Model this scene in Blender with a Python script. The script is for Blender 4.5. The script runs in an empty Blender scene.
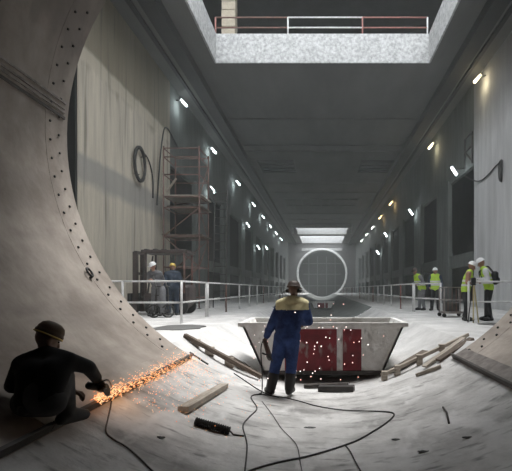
import bpy, bmesh, math, random
from mathutils import Vector, Matrix, Quaternion

# ------------------------------------------------------------------ camera, sky, exposure
scene = bpy.context.scene
COL = scene.collection
F, CX, CY, EYE = 460.0, 322.0, 289.0, 1.72          # focal length in pixels, vanishing point, eye height
cam = bpy.data.objects.new('camera', bpy.data.cameras.new('camera'))
COL.objects.link(cam)
cam.location = (0, 0, EYE)
cam.rotation_euler = (math.pi / 2, 0, 0)
cam.data.sensor_width = 36.0
cam.data.lens = 36.0 * F / 512
cam.data.shift_x = -(CX - 256) / 512
cam.data.shift_y = (CY - 235.5) / 512
cam.data.clip_end = 400
scene.camera = cam

world = bpy.data.worlds.new('overcast_sky')
scene.world = world
world.use_nodes = True
bg = world.node_tree.nodes['Background']
bg.inputs[0].default_value = (0.93, 0.97, 1.0, 1)
bg.inputs[1].default_value = 3.9

sl_ = bpy.data.lights.new('hazy_sun', 'SUN')
sl_.energy = 3.8; sl_.angle = math.radians(26); sl_.color = (1.0, 0.98, 0.95)
sun = bpy.data.objects.new('hazy_sun', sl_); COL.objects.link(sun)
sun.rotation_euler = Vector((-0.20, -0.20, -1)).to_track_quat('-Z', 'Y').to_euler()

def portal(x, y, z, sx, sy):
    l = bpy.data.lights.new('sky_portal', 'AREA')
    l.shape = 'RECTANGLE'; l.size = sx; l.size_y = sy
    l.cycles.is_portal = True
    o = bpy.data.objects.new('sky_portal', l); COL.objects.link(o)
    o.location = (x, y, z)
portal(0, 15.0, 13.6, 9.9, 12.6)
portal(0, 80, 13.6, 9.0, 9.0)
portal(0, 97, 13.6, 9.0, 13.0)

scene.view_settings.view_transform = 'Standard'
scene.view_settings.look = 'None'
scene.view_settings.gamma = 1.0
scene.view_settings.use_curve_mapping = False
scene.view_settings.exposure = 0.35
scene.cycles.max_bounces = 8
scene.cycles.diffuse_bounces = 5
scene.cycles.volume_bounces = 1
scene.cycles.use_denoising = True
scene.cycles.sample_clamp_indirect = 4.0

rnd = random.Random(7)
PI = math.pi
V = Vector

# ------------------------------------------------------------------ helpers
def at(px, py, y):
    s = F / y
    return V(((px - CX) / s, y, EYE + (CY - py) / s))
R, AX = 4.25, 4.25           # tunnel radius, axis height
DECK = 0.82
EDGE = math.sqrt(R * R - (AX - DECK) ** 2)
def inv(x):
    return AX - math.sqrt(R * R - x * x)
def onfloor(px, py, lift=0.0):
    """point of the curved invert under an image point"""
    a, b = (px - CX) / F, (CY - py) / F
    h = EYE - AX
    A, B, C = a * a + b * b, 2 * b * h, h * h - R * R
    t = (-B + math.sqrt(B * B - 4 * A * C)) / (2 * A)
    return V((a * t, t, EYE + b * t + lift))

MATS = {}
def mat(name, c1, c2=None, rough=0.85, scale=3.0, bump=0.0, bscale=None, stretch=(1, 1, 1), metal=0.0, emit=None, contrast=(0.35, 0.65), detail=6):
    if name in MATS: return MATS[name]
    m = bpy.data.materials.new(name); m.use_nodes = True
    nt = m.node_tree; N = nt.nodes; L = nt.links
    b = N['Principled BSDF']
    b.inputs['Roughness'].default_value = rough
    b.inputs['Metallic'].default_value = metal
    c2 = c2 or tuple(x * 0.75 for x in c1)
    tc = N.new('ShaderNodeTexCoord'); mp = N.new('ShaderNodeMapping')
    mp.inputs['Scale'].default_value = stretch
    geo = N.new('ShaderNodeNewGeometry')
    L.new(geo.outputs['Position'] if name.startswith('w_') else tc.outputs['Object'], mp.inputs[0])
    n = N.new('ShaderNodeTexNoise'); n.inputs['Scale'].default_value = scale; n.inputs['Detail'].default_value = detail
    n.inputs['Roughness'].default_value = 0.65
    L.new(mp.outputs[0], n.inputs[0])
    r = N.new('ShaderNodeValToRGB')
    r.color_ramp.elements[0].position = contrast[0]; r.color_ramp.elements[1].position = contrast[1]
    r.color_ramp.elements[0].color = (*c2, 1); r.color_ramp.elements[1].color = (*c1, 1)
    L.new(n.outputs['Fac'], r.inputs[0])
    L.new(r.outputs[0], b.inputs['Base Color'])
    if bump:
        n2 = N.new('ShaderNodeTexNoise'); n2.inputs['Scale'].default_value = bscale or scale * 6; n2.inputs['Detail'].default_value = 4
        L.new(mp.outputs[0], n2.inputs[0])
        bp = N.new('ShaderNodeBump'); bp.inputs['Strength'].default_value = bump; bp.inputs['Distance'].default_value = 0.03
        L.new(n2.outputs['Fac'], bp.inputs['Height']); L.new(bp.outputs[0], b.inputs['Normal'])
    if emit:
        b.inputs['Emission Color'].default_value = (*emit[0], 1); b.inputs['Emission Strength'].default_value = emit[1]
    MATS[name] = m
    return m

def mixin(m, col, build):
    """overlay colour `col` on the base colour of m where build(nodes, links, position) gives a mask"""
    nt = m.node_tree; N = nt.nodes; L = nt.links
    b = N['Principled BSDF']
    src = b.inputs['Base Color'].links[0].from_socket
    mx = N.new('ShaderNodeMix'); mx.data_type = 'RGBA'
    geo = N.new('ShaderNodeNewGeometry')
    L.new(src, mx.inputs[6]); mx.inputs[7].default_value = (*col, 1)
    L.new(build(N, L, geo.outputs['Position']), mx.inputs[0])
    L.new(mx.outputs[2], b.inputs['Base Color'])
def nz_mask(scale, stretch, lo, hi, amount=1.0, detail=5):
    def f(N, L, pos):
        mp = N.new('ShaderNodeMapping'); mp.inputs['Scale'].default_value = stretch; L.new(pos, mp.inputs[0])
        n = N.new('ShaderNodeTexNoise'); n.inputs['Scale'].default_value = scale; n.inputs['Detail'].default_value = detail
        L.new(mp.outputs[0], n.inputs[0])
        r = N.new('ShaderNodeMapRange'); r.inputs[1].default_value = lo; r.inputs[2].default_value = hi
        r.inputs[3].default_value = 0; r.inputs[4].default_value = amount
        L.new(n.outputs['Fac'], r.inputs[0]); return r.outputs[0]
    return f
def z_mask(z0, z1, z2, z3, amount, wob=0.5, stretch=(0.8, 0.8, 0.1)):
    """stain and painted shade between heights, edge broken up by vertical streaks"""
    def f(N, L, pos):
        sp = N.new('ShaderNodeSeparateXYZ'); L.new(pos, sp.inputs[0])
        mp = N.new('ShaderNodeMapping'); mp.inputs['Scale'].default_value = stretch; L.new(pos, mp.inputs[0])
        n = N.new('ShaderNodeTexNoise'); n.inputs['Scale'].default_value = 2.5; n.inputs['Detail'].default_value = 5; L.new(mp.outputs[0], n.inputs[0])
        ma = N.new('ShaderNodeMath'); ma.operation = 'MULTIPLY_ADD'; ma.inputs[1].default_value = wob * 4; ma.inputs[2].default_value = -wob * 2
        L.new(n.outputs['Fac'], ma.inputs[0])
        ad = N.new('ShaderNodeMath'); L.new(sp.outputs[2], ad.inputs[0]); L.new(ma.outputs[0], ad.inputs[1])
        def mr(a, b, lo, hi):
            r = N.new('ShaderNodeMapRange'); r.inputs[1].default_value = a; r.inputs[2].default_value = b
            r.inputs[3].default_value = lo; r.inputs[4].default_value = hi; L.new(ad.outputs[0], r.inputs[0]); return r.outputs[0]
        mu = N.new('ShaderNodeMath'); mu.operation = 'MULTIPLY'
        L.new(mr(z0, z1, 0, amount), mu.inputs[0]); L.new(mr(z2, z3, 1, 0), mu.inputs[1])
        return mu.outputs[0]
    return f

def tagp(o, label=None, cat=None, group=None, kind=None):
    if label: o['label'] = label
    if cat: o['category'] = cat
    if group: o['group'] = group
    if kind: o['kind'] = kind
    return o
def link(name, me, m, parent=None):
    o = bpy.data.objects.new(name, me); COL.objects.link(o)
    if m is not None:
        for k in (m if isinstance(m, (list, tuple)) else [m]): me.materials.append(k)
    if parent: o.parent = parent
    return o
def obj(name, bm, m, parent=None, smooth=False):
    me = bpy.data.meshes.new(name); bmesh.ops.recalc_face_normals(bm, faces=bm.faces[:])
    bm.to_mesh(me); bm.free()
    if smooth:
        for p in me.polygons: p.use_smooth = True
    return link(name, me, m, parent)
def share(name, me, parent, loc=(0, 0, 0), rot=None):
    o = bpy.data.objects.new(name, me); COL.objects.link(o); o.parent = parent; o.location = loc
    if rot is not None: o.rotation_euler = rot
    return o
def empty(name, loc, rz=0.0, label=None, cat=None, group=None, kind=None):
    o = bpy.data.objects.new(name, None); COL.objects.link(o); o.location = loc; o.rotation_euler = (0, 0, rz)
    o.empty_display_size = 0.2
    return tagp(o, label, cat, group, kind)

def box(bm, a, b, bev=0.0):
    a, b = V(a), V(b)
    vs = [bm.verts.new((x, y, z)) for z in (a.z, b.z) for y in (a.y, b.y) for x in (a.x, b.x)]
    fs = [bm.faces.new([vs[i] for i in q]) for q in ((0, 2, 3, 1), (4, 5, 7, 6), (0, 1, 5, 4), (2, 6, 7, 3), (0, 4, 6, 2), (1, 3, 7, 5))]
    if bev:
        es = {e for f in fs for e in f.edges}
        bmesh.ops.bevel(bm, geom=list(es), offset=bev, segments=1, affect='EDGES')
    return bm
def frame_of(d):
    d = d.normalized(); u = V((0, 0, 1)) if abs(d.z) < 0.9 else V((1, 0, 0))
    a = d.cross(u).normalized(); return a, a.cross(d).normalized()
def tube(bm, pts, r, n=8, closed=False):
    pts = [V(p) for p in pts]; rings = []; m = len(pts)
    for i, p in enumerate(pts):
        if closed: d = pts[(i + 1) % m] - pts[i - 1]
        else: d = pts[min(i + 1, m - 1)] - pts[max(i - 1, 0)]
        a, b = frame_of(d)
        rr = r[i] if isinstance(r, (list, tuple)) else r
        rings.append([bm.verts.new(p + (a * math.cos(2 * PI * k / n) + b * math.sin(2 * PI * k / n)) * rr) for k in range(n)])
    for i in range(m if closed else m - 1):
        A, B = rings[i], rings[(i + 1) % m]
        for k in range(n): bm.faces.new((A[k], A[(k + 1) % n], B[(k + 1) % n], B[k]))
    if not closed:
        bm.faces.new(rings[0][::-1]); bm.faces.new(rings[-1])
    return bm
def beam(bm, p, q, w, h, up=V((0, 0, 1))):
    p, q = V(p), V(q); d = (q - p).normalized(); a = d.cross(up).normalized(); b = a.cross(d)
    vs = [bm.verts.new(c + a * sx * w / 2 + b * sz * h / 2) for c in (p, q) for sx, sz in ((-1, -1), (1, -1), (1, 1), (-1, 1))]
    for q4 in ((0, 1, 2, 3), (7, 6, 5, 4), (0, 4, 5, 1), (1, 5, 6, 2), (2, 6, 7, 3), (3, 7, 4, 0)): bm.faces.new([vs[i] for i in q4])
    return bm
def lathe(bm, prof, n=20, mtx=None):
    rings = []
    for r, z in prof:
        rings.append([bm.verts.new((max(r, 1e-4) * math.cos(2 * PI * k / n), max(r, 1e-4) * math.sin(2 * PI * k / n), z)) for k in range(n)])
    for A, B in zip(rings, rings[1:]):
        for k in range(n): bm.faces.new((A[k], A[(k + 1) % n], B[(k + 1) % n], B[k]))
    bm.faces.new(rings[0][::-1]); bm.faces.new(rings[-1])
    if mtx is not None: bmesh.ops.transform(bm, matrix=mtx, verts=[v for g in rings for v in g])
    return bm
def smoothline(pts, k=6):
    pts = [V(p) for p in pts]; P = [pts[0]] + pts + [pts[-1]]; out = []
    for i in range(1, len(P) - 2):
        for j in range(k):
            t = j / k; a, b, c, d = P[i - 1], P[i], P[i + 1], P[i + 2]
            out.append(0.5 * ((2 * b) + (c - a) * t + (2 * a - 5 * b + 4 * c - d) * t * t + (3 * b - a - 3 * c + d) * t ** 3))
    out.append(pts[-1]); return out
B = bmesh.new

# ------------------------------------------------------------------ materials
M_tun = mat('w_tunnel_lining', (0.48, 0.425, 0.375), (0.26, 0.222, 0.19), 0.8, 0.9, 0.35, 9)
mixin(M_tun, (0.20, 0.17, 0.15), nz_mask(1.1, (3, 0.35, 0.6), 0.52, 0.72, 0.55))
mixin(M_tun, (0.14, 0.125, 0.115), z_mask(3.0, 6.0, 30, 31, 0.8, 0.9, (1, 1, 0.4)))  # brown grime on the upper lining, deepened with height as painted shade
M_inv = mat('w_dusty_invert', (0.70, 0.69, 0.675), (0.43, 0.42, 0.41), 0.9, 1.3, 0.8, 7)
mixin(M_inv, (0.13, 0.125, 0.12), nz_mask(1.1, (0.8, 2.2, 1), 0.52, 0.70, 0.6, 9))
mixin(M_inv, (0.10, 0.098, 0.095), nz_mask(5.0, (0.6, 2.0, 1), 0.58, 0.7, 0.6, 9))
mixin(M_inv, (0.72, 0.71, 0.70), nz_mask(2.2, (1.5, 0.7, 1), 0.56, 0.68, 0.7))
M_deck = mat('w_deck_dust', (0.66, 0.65, 0.64), (0.46, 0.455, 0.45), 0.95, 1.2, 0.6, 8)
M_wl = mat('w_wall_beige', (0.60, 0.545, 0.45), (0.41, 0.37, 0.305), 0.9, 1.6, 0.3, 8, (1.5, 1.5, 0.12))
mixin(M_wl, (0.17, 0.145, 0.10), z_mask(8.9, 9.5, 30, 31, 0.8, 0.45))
mixin(M_wl, (0.52, 0.47, 0.38), z_mask(9.0, 9.15, 9.5, 9.65, 0.8, 0.06, (0.5, 0.5, 0.5)))
mixin(M_wl, (0.10, 0.09, 0.075), nz_mask(1.6, (2.2, 2.2, 0.12), 0.56, 0.7, 0.6))
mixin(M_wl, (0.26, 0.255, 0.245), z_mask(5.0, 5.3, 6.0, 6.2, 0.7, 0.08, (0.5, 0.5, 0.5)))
M_wr = mat('w_wall_grey', (0.60, 0.60, 0.605), (0.43, 0.43, 0.435), 0.9, 1.4, 0.3, 8, (1.5, 1.5, 0.15))
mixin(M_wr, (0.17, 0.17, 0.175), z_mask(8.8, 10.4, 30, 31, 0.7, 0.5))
M_col = mat('w_column_concrete', (0.135, 0.145, 0.138), (0.09, 0.097, 0.092), 0.9, 1.5, 0.2, 9, (1.5, 1.5, 0.3))
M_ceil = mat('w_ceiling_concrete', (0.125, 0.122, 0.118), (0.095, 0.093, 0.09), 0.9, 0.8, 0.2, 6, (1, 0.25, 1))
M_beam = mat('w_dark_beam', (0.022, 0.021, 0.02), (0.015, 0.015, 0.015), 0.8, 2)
M_rough = mat('w_rough_white_concrete', (0.52, 0.525, 0.525), (0.26, 0.26, 0.26), 0.95, 7.0, 1.0, 9, (1, 1, 1))
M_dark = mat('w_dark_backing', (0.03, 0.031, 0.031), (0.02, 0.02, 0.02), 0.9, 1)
M_shaft = mat('w_shaft_concrete', (0.5, 0.5, 0.49), (0.36, 0.36, 0.36), 0.9, 1)
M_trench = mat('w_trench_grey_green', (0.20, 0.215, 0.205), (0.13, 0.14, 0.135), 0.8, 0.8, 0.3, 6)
M_white = mat('white_paint', (0.72, 0.72, 0.72), (0.5, 0.49, 0.48), 0.6, 6)
M_red = mat('faded_red_paint', (0.32, 0.12, 0.10), (0.20, 0.10, 0.09), 0.7, 6)
M_rust = mat('rusty_tube', (0.20, 0.10, 0.08), (0.12, 0.075, 0.065), 0.75, 5)
M_steel = mat('dark_steel', (0.075, 0.07, 0.068), (0.04, 0.038, 0.037), 0.55, 4, metal=0.3)
M_bolt = mat('bolt_iron', (0.03, 0.028, 0.026), (0.02, 0.02, 0.02), 0.6, 10)
M_strip = mat('joint_steel', (0.30, 0.27, 0.25), (0.15, 0.13, 0.12), 0.6, 5, metal=0.2)
M_stripd = mat('joint_steel_dark', (0.10, 0.09, 0.085), (0.06, 0.055, 0.05), 0.7, 5, metal=0.2)
M_wood = mat('weathered_timber', (0.50, 0.445, 0.38), (0.30, 0.26, 0.215), 0.85, 4, 0.3, 20, (1, 6, 6))
M_woodd = mat('dark_timber', (0.16, 0.125, 0.10), (0.09, 0.07, 0.055), 0.85, 4, 0.3, 20, (1, 6, 6))
M_black = mat('black_rubber', (0.022, 0.022, 0.022), (0.014, 0.014, 0.014), 0.6, 8)
M_skin = mat('skin', (0.36, 0.20, 0.14), (0.30, 0.16, 0.11), 0.55, 8)
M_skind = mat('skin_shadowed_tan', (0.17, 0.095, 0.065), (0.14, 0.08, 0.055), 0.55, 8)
M_blue = mat('blue_coverall_cloth', (0.035, 0.068, 0.20), (0.014, 0.028, 0.09), 0.9, 7, 0.5, 14)
M_yel = mat('pale_yellow_yoke', (0.80, 0.73, 0.46), (0.66, 0.58, 0.33), 0.85, 9)
M_lime = mat('lime_vest', (0.50, 0.72, 0.07), (0.38, 0.58, 0.06), 0.8, 8)
M_refl = mat('silver_band', (0.72, 0.74, 0.70), (0.6, 0.6, 0.58), 0.4, 8)
M_shirt = mat('white_shirt', (0.75, 0.76, 0.78), (0.6, 0.6, 0.62), 0.9, 6)
M_trou = mat('black_trousers', (0.022, 0.021, 0.024), (0.015, 0.015, 0.016), 0.9, 6)
M_grey = mat('grey_workwear', (0.20, 0.20, 0.21), (0.13, 0.13, 0.14), 0.9, 6)
M_navy = mat('navy_workwear', (0.03, 0.045, 0.07), (0.02, 0.03, 0.05), 0.9, 6)
M_hatw = mat('white_hat_plastic', (0.85, 0.85, 0.85), (0.78, 0.78, 0.78), 0.35, 5)
M_haty = mat('yellow_hat_plastic', (0.75, 0.55, 0.12), (0.65, 0.46, 0.10), 0.35, 5)
M_hatb = mat('brown_cap', (0.07, 0.045, 0.035), (0.045, 0.03, 0.025), 0.6, 5)
M_helm = mat('amber_welding_cap', (0.13, 0.07, 0.03), (0.07, 0.04, 0.02), 0.6, 5)
M_boot = mat('black_boot', (0.02, 0.019, 0.018), (0.012, 0.012, 0.012), 0.5, 8)
M_glove = mat('brown_glove', (0.14, 0.085, 0.06), (0.09, 0.055, 0.04), 0.85, 8)
M_tool = mat('tool_brown', (0.10, 0.055, 0.045), (0.06, 0.04, 0.035), 0.5, 8)
M_skw = mat('skip_white', (0.80, 0.795, 0.78), (0.6, 0.585, 0.56), 0.75, 3.5, 0.2, 20)
mixin(M_skw, (0.10, 0.085, 0.07), nz_mask(3, (2, 2, 1), 0.62, 0.75, 0.6))
M_skr = mat('skip_red', (0.25, 0.035, 0.045), (0.14, 0.03, 0.035), 0.7, 4)
mixin(M_skr, (0.30, 0.25, 0.23), nz_mask(3.5, (2.5, 2.5, 1), 0.6, 0.72, 0.8))
M_skin_in = mat('skip_inside', (0.24, 0.22, 0.20), (0.12, 0.11, 0.10), 0.85, 4)
M_hose = mat('hose_black', (0.05, 0.048, 0.046), (0.02, 0.02, 0.02), 0.6, 9)
M_puddle = mat('dark_damp_sheet', (0.13, 0.13, 0.125), (0.09, 0.09, 0.09), 0.6, 4)
M_fork = mat('forklift_dark', (0.09, 0.065, 0.06), (0.05, 0.04, 0.038), 0.6, 4)
M_beige = mat('beige_block', (0.42, 0.37, 0.29), (0.32, 0.28, 0.22), 0.9, 3)

# ------------------------------------------------------------------ setting: tunnel
MOUTH, BACK = 7.6, -9.0
bm = B()
n, ny = 120, 10
for j in range(ny):
    y0, y1 = BACK + (MOUTH - BACK) * j / ny, BACK + (MOUTH - BACK) * (j + 1) / ny
    for k in range(n):
        a0, a1 = 2 * PI * k / n - PI / 2, 2 * PI * (k + 1) / n - PI / 2
        mid = AX + R * math.sin((a0 + a1) / 2)
        if mid < 0.60: continue
        f = bm.faces.new([bm.verts.new((R * math.cos(a), y, AX + R * math.sin(a))) for a, y in ((a0, y0), (a1, y0), (a1, y1), (a0, y1))])
bmesh.ops.remove_doubles(bm, verts=bm.verts[:], dist=1e-4)
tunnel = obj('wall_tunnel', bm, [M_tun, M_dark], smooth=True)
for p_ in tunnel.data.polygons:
    if p_.center.y < 1.5: p_.material_index = 1   # unseen stretch behind the camera, darkened to cut bounce light
tunnel; tagp(tunnel, 'curved dusty tunnel lining around the camera', kind='structure')
bm = B()
bm.faces.new([bm.verts.new((R * math.cos(2 * PI * k / 60), BACK, AX + R * math.sin(2 * PI * k / 60))) for k in range(60)])
tagp(obj('wall_near', bm, M_dark), 'unseen dark cap added behind the camera to keep sky light out', kind='structure')  # cap added out of view so no sky light leaks in
# ring flange at the mouth
def ringband(bm, r0, r1, ya, yb, a0=0, a1=2 * PI, n=120, cx=0, cz=AX):
    for k in range(n):
        p, q = a0 + (a1 - a0) * k / n, a0 + (a1 - a0) * (k + 1) / n
        vs = [[V((cx + r * math.cos(a), y, cz + r * math.sin(a))) for r, y in ((r0, ya), (r1, ya), (r1, yb), (r0, yb))] for a in (p, q)]
        W = [[bm.verts.new(v) for v in g] for g in vs]
        for i in range(4): bm.faces.new((W[0][i], W[0][(i + 1) % 4], W[1][(i + 1) % 4], W[1][i]))
    bmesh.ops.remove_doubles(bm, verts=bm.verts[:], dist=1e-4)
    return bm
fl0 = -PI / 2 + math.asin(2.2 / R); fl1 = 1.5 * PI - math.asin(2.2 / R)
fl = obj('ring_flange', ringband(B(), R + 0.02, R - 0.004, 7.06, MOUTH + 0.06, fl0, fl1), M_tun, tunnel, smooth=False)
bm = B(); lathe(bm, [(0.02, 0), (0.02, 0.016), (0.012, 0.022)], 6)
bolt = bpy.data.meshes.new('bolt'); bm.to_mesh(bolt); bm.free(); bolt.materials.append(M_bolt)
for row, (yy, off) in enumerate(((7.40, 0), (7.16, 0.5))):
    for k in range(74):
        a = fl0 + 0.05 + (fl1 - fl0 - 0.1) * (k + off) / 74
        o = share('bolt', bolt, fl, ((R - 0.010) * math.cos(a), yy, AX + (R - 0.010) * math.sin(a)))
        o.rotation_euler = V((-math.cos(a), 0, -math.sin(a))).to_track_quat('Z', 'Y').to_euler()
# longitudinal joint on the left: three thin bars
for dz, w, mm in ((0.0, 0.04, M_stripd), (0.09, 0.03, M_strip), (0.15, 0.03, M_strip), (0.24, 0.03, M_strip)):
    a = PI - math.asin(min(1, (4.52 - AX + dz) / R))
    p = V(((R - 0.015) * math.cos(a), 0, AX + (R - 0.015) * math.sin(a)))
    bm = B(); beam(bm, (p.x, BACK, p.z), (p.x, 7.55, p.z), 0.028, w, up=V((0, 0, 1)))
    obj('joint_bar', bm, mm, tunnel)

# invert floor (tunnel) and trench beyond the mouth
def arcfloor(bm, xa, xb, ya, yb, nx, ny, jit=0.0):
    g = [[bm.verts.new((x, y, inv(x) + (rnd.uniform(-jit, jit) if 0 < j < ny else 0))) for x in [xa + (xb - xa) * i / nx for i in range(nx + 1)]] for j, y in enumerate([ya + (yb - ya) * j / ny for j in range(ny + 1)])]
    for j in range(ny):
        for i in range(nx): bm.faces.new((g[j][i], g[j][i + 1], g[j + 1][i + 1], g[j + 1][i]))
    return bm
XS = 2.19
inv_o = obj('floor_tunnel', arcfloor(B(), -XS - 0.12, XS + 0.12, BACK, MOUTH, 40, 40), [M_inv, M_dark], smooth=True)
for p_ in inv_o.data.polygons:
    if p_.center.y < 1.2: p_.material_index = 1  # unseen floor behind the camera, also darkened against bounce light
tagp(inv_o, 'dusty curved concrete tunnel floor', kind='structure')
tr_o = obj('floor_trench', arcfloor(B(), -EDGE, EDGE, MOUTH, 23.0, 40, 30), M_deck, smooth=True)
tagp(tr_o, 'dusty sloping channel beyond the tunnel mouth', kind='structure')
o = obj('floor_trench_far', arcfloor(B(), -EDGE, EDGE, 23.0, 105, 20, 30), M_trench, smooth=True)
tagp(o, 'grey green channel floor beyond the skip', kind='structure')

# deck slabs
XW, XO, CEIL, END = 7.7, 11.0, 12.2, 105.0
for sx, nm in ((-1, 'left'), (1, 'right')):
    bm = B()
    xs = [EDGE, 3.0, 3.7, 4.6, 5.6, 6.6, XO]; ys = [MOUTH + 0.04, 9, 10.5, 12, 14, 17, 22, 30, 50, END]
    g = [[bm.verts.new((sx * x, y, DECK + (rnd.uniform(-0.015, 0.015) if 0 < i < 6 and 0 < j < 9 else 0))) for i, x in enumerate(xs)] for j, y in enumerate(ys)]
    for j in range(len(ys) - 1):
        for i in range(len(xs) - 1): bm.faces.new((g[j][i], g[j][i + 1], g[j + 1][i + 1], g[j + 1][i]))
    o = obj('floor_' + nm, bm, M_deck, smooth=True); tagp(o, f'white dusty working deck on the {nm} of the channel', kind='structure')

# headwall around the tunnel mouth (faces the hall)
bm = B()
for k in range(120):
    a0, a1 = 2 * PI * k / 120, 2 * PI * (k + 1) / 120
    def outer(a):
        c, s = math.cos(a), math.sin(a)
        t = min(XO / abs(c) if abs(c) > 1e-6 else 1e9, (CEIL + 1.3 - AX) / s if s > 1e-6 else 1e9, (AX + 0.3) / -s if s < -1e-6 else 1e9)
        return V((t * c, MOUTH + 0.02, AX + t * s))
    q = [V((R * math.cos(a0), MOUTH + 0.02, AX + R * math.sin(a0))), outer(a0), outer(a1), V((R * math.cos(a1), MOUTH + 0.02, AX + R * math.sin(a1)))]
    bm.faces.new([bm.verts.new(v) for v in q])
tagp(obj('wall_headwall', bm, M_wr), 'headwall around the tunnel mouth', kind='structure')

# side walls
OPEN = [(23.3, 27.6), (30.3, 35.2), (37.7, 43.0)] + [(45.2 + 7.4 * i, 50.4 + 7.4 * i) for i in range(7)]
for sx, nm, m in ((-1, 'left', M_wl), (1, 'right', M_wr)):
    y0 = 14.5 if sx < 0 else MOUTH + 0.05
    def X(a): return sx * a
    bm = B()
    lo, hi = sorted((X(XW), X(XW + 0.2)))
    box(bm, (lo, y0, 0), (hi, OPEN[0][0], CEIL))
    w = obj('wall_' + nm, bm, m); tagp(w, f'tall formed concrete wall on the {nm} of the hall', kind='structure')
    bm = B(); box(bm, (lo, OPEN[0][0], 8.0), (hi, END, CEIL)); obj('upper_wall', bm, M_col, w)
    bm = B(); lo2, hi2 = sorted((X(XW - 0.05), X(XW + 0.25))); box(bm, (lo2, OPEN[0][0], 2.95), (hi2, END, 3.65)); obj('mezzanine_beam', bm, M_col, w)
    prev = OPEN[0][1]
    for a, b in OPEN[1:] + [(END - 1.5, END)]:
        bm = B(); lo3, hi3 = sorted((X(XW - 0.16), X(XW + 0.12))); box(bm, (lo3, prev, DECK - 0.05), (hi3, a, 8.2), 0.03); obj('column', bm, M_col, w)
        prev = b
    # outer dark corridor wall
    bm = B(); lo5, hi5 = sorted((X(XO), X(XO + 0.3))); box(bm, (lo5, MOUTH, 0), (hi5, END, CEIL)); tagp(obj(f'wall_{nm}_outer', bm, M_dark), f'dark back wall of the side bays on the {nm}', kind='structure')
# dark strip added to paint in the shaded recess beside the left wall
bm = B(); box(bm, (-8.9, 14.38, DECK - 0.02), (-7.72, 14.5, CEIL)); tagp(obj('trim_1', bm, M_beam), 'dark strip added as shade at the near end of the left wall', kind='structure')

# ceiling with three openings
OPN = [(-4.95, 5.0, 8.6, 21.3), (-4.5, 4.5, 76, 84.5), (-4.5, 4.5, 91, 104.6)]
bm = B()
ys = [MOUTH] + [v for o in OPN for v in o[2:]] + [END + 0.4]
ST = 1.28
for i in range(len(ys) - 1):
    a, b = ys[i], ys[i + 1]
    if i % 2 == 0: box(bm, (-XO, a, CEIL), (XO, b, CEIL + ST))
    else:
        oo = OPN[i // 2]
        box(bm, (-XO, a, CEIL), (oo[0], b, CEIL + ST)); box(bm, (oo[1], a, CEIL), (XO, b, CEIL + ST))
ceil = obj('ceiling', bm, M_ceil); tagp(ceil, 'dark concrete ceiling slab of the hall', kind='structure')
# rough white edge lining of each opening
for i, (xa, xb, ya, yb) in enumerate(OPN):
    t = 0.06
    for nm, a, b in (('a', (xa, yb - t, CEIL - 0.03), (xb, yb + 0.02, CEIL + ST + 0.03)), ('b', (xa - 0.02, ya, CEIL - 0.03), (xa + t, yb - t, CEIL + ST + 0.03)), ('c', (xb - t, ya, CEIL - 0.03), (xb + 0.02, yb - t, CEIL + ST + 0.03))):
        bm = B(); box(bm, a, b)
        obj('opening_edge', bm, M_rough, ceil)
# long dark downstand beams, transverse joints, dark vents
for x in (-6.15, 6.3):
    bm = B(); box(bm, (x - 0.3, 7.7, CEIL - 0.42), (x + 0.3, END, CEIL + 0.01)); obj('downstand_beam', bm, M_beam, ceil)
for x in (-7.0, 7.05):
    bm = B(); box(bm, (x - 0.08, 7.7, CEIL - 0.12), (x + 0.08, END, CEIL + 0.01)); obj('cable_tray', bm, M_beam, ceil)
for y in (28.4, 33.6, 35.0, 45.5, 50.0, 64.0, 69.0):
    bm = B(); box(bm, (-5.95, y - 0.12, CEIL - 0.05), (6.1, y + 0.12, CEIL + 0.01)); obj('joint_strip', bm, M_ceil, ceil)
for xa, xb in ((-5.3, -2.3), (3.2, 5.9)):
    bm = B(); box(bm, (xa, 37.4, CEIL - 0.03), (xb, 41.4, CEIL + 0.02)); g = obj('vent_grille', bm, M_beam, ceil)
    for k in range(4):
        bm = B(); y = 37.7 + k * 1.05; box(bm, (xa + 0.1, y, CEIL - 0.09), (xb - 0.1, y + 0.18, CEIL - 0.03)); obj('slat', bm, M_dark, g)
bm = B(); box(bm, (-4.6, 53, CEIL - 0.04), (4.4, 61, CEIL + 0.02)); g = obj('shuttered_panel', bm, M_col, ceil)
for k in range(8):
    for j in range(2):
        bm = B(); x = -4.4 + k * 1.1; y = 53.5 + j * 3.8; box(bm, (x, y, CEIL - 0.12), (x + 0.9, y + 3.3, CEIL - 0.04)); obj('panel', bm, M_ceil, g)
# light frame below second opening
fr = []
for a, b in (((-4.6, 74.6, CEIL - 0.55), (4.6, 74.9, CEIL)), ((-4.9, 74.6, CEIL - 1.5), (-4.6, 74.9, CEIL)), ((4.6, 74.6, CEIL - 1.5), (4.9, 74.9, CEIL))):
    bm = B(); box(bm, a, b, 0.02); obj('frame_beam', bm, M_rough, ceil)
bm = B(); box(bm, (-4.5, 84.5, CEIL - 0.4), (4.5, 85.2, CEIL)); obj('frame_beam', bm, M_rough, ceil)

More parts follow.
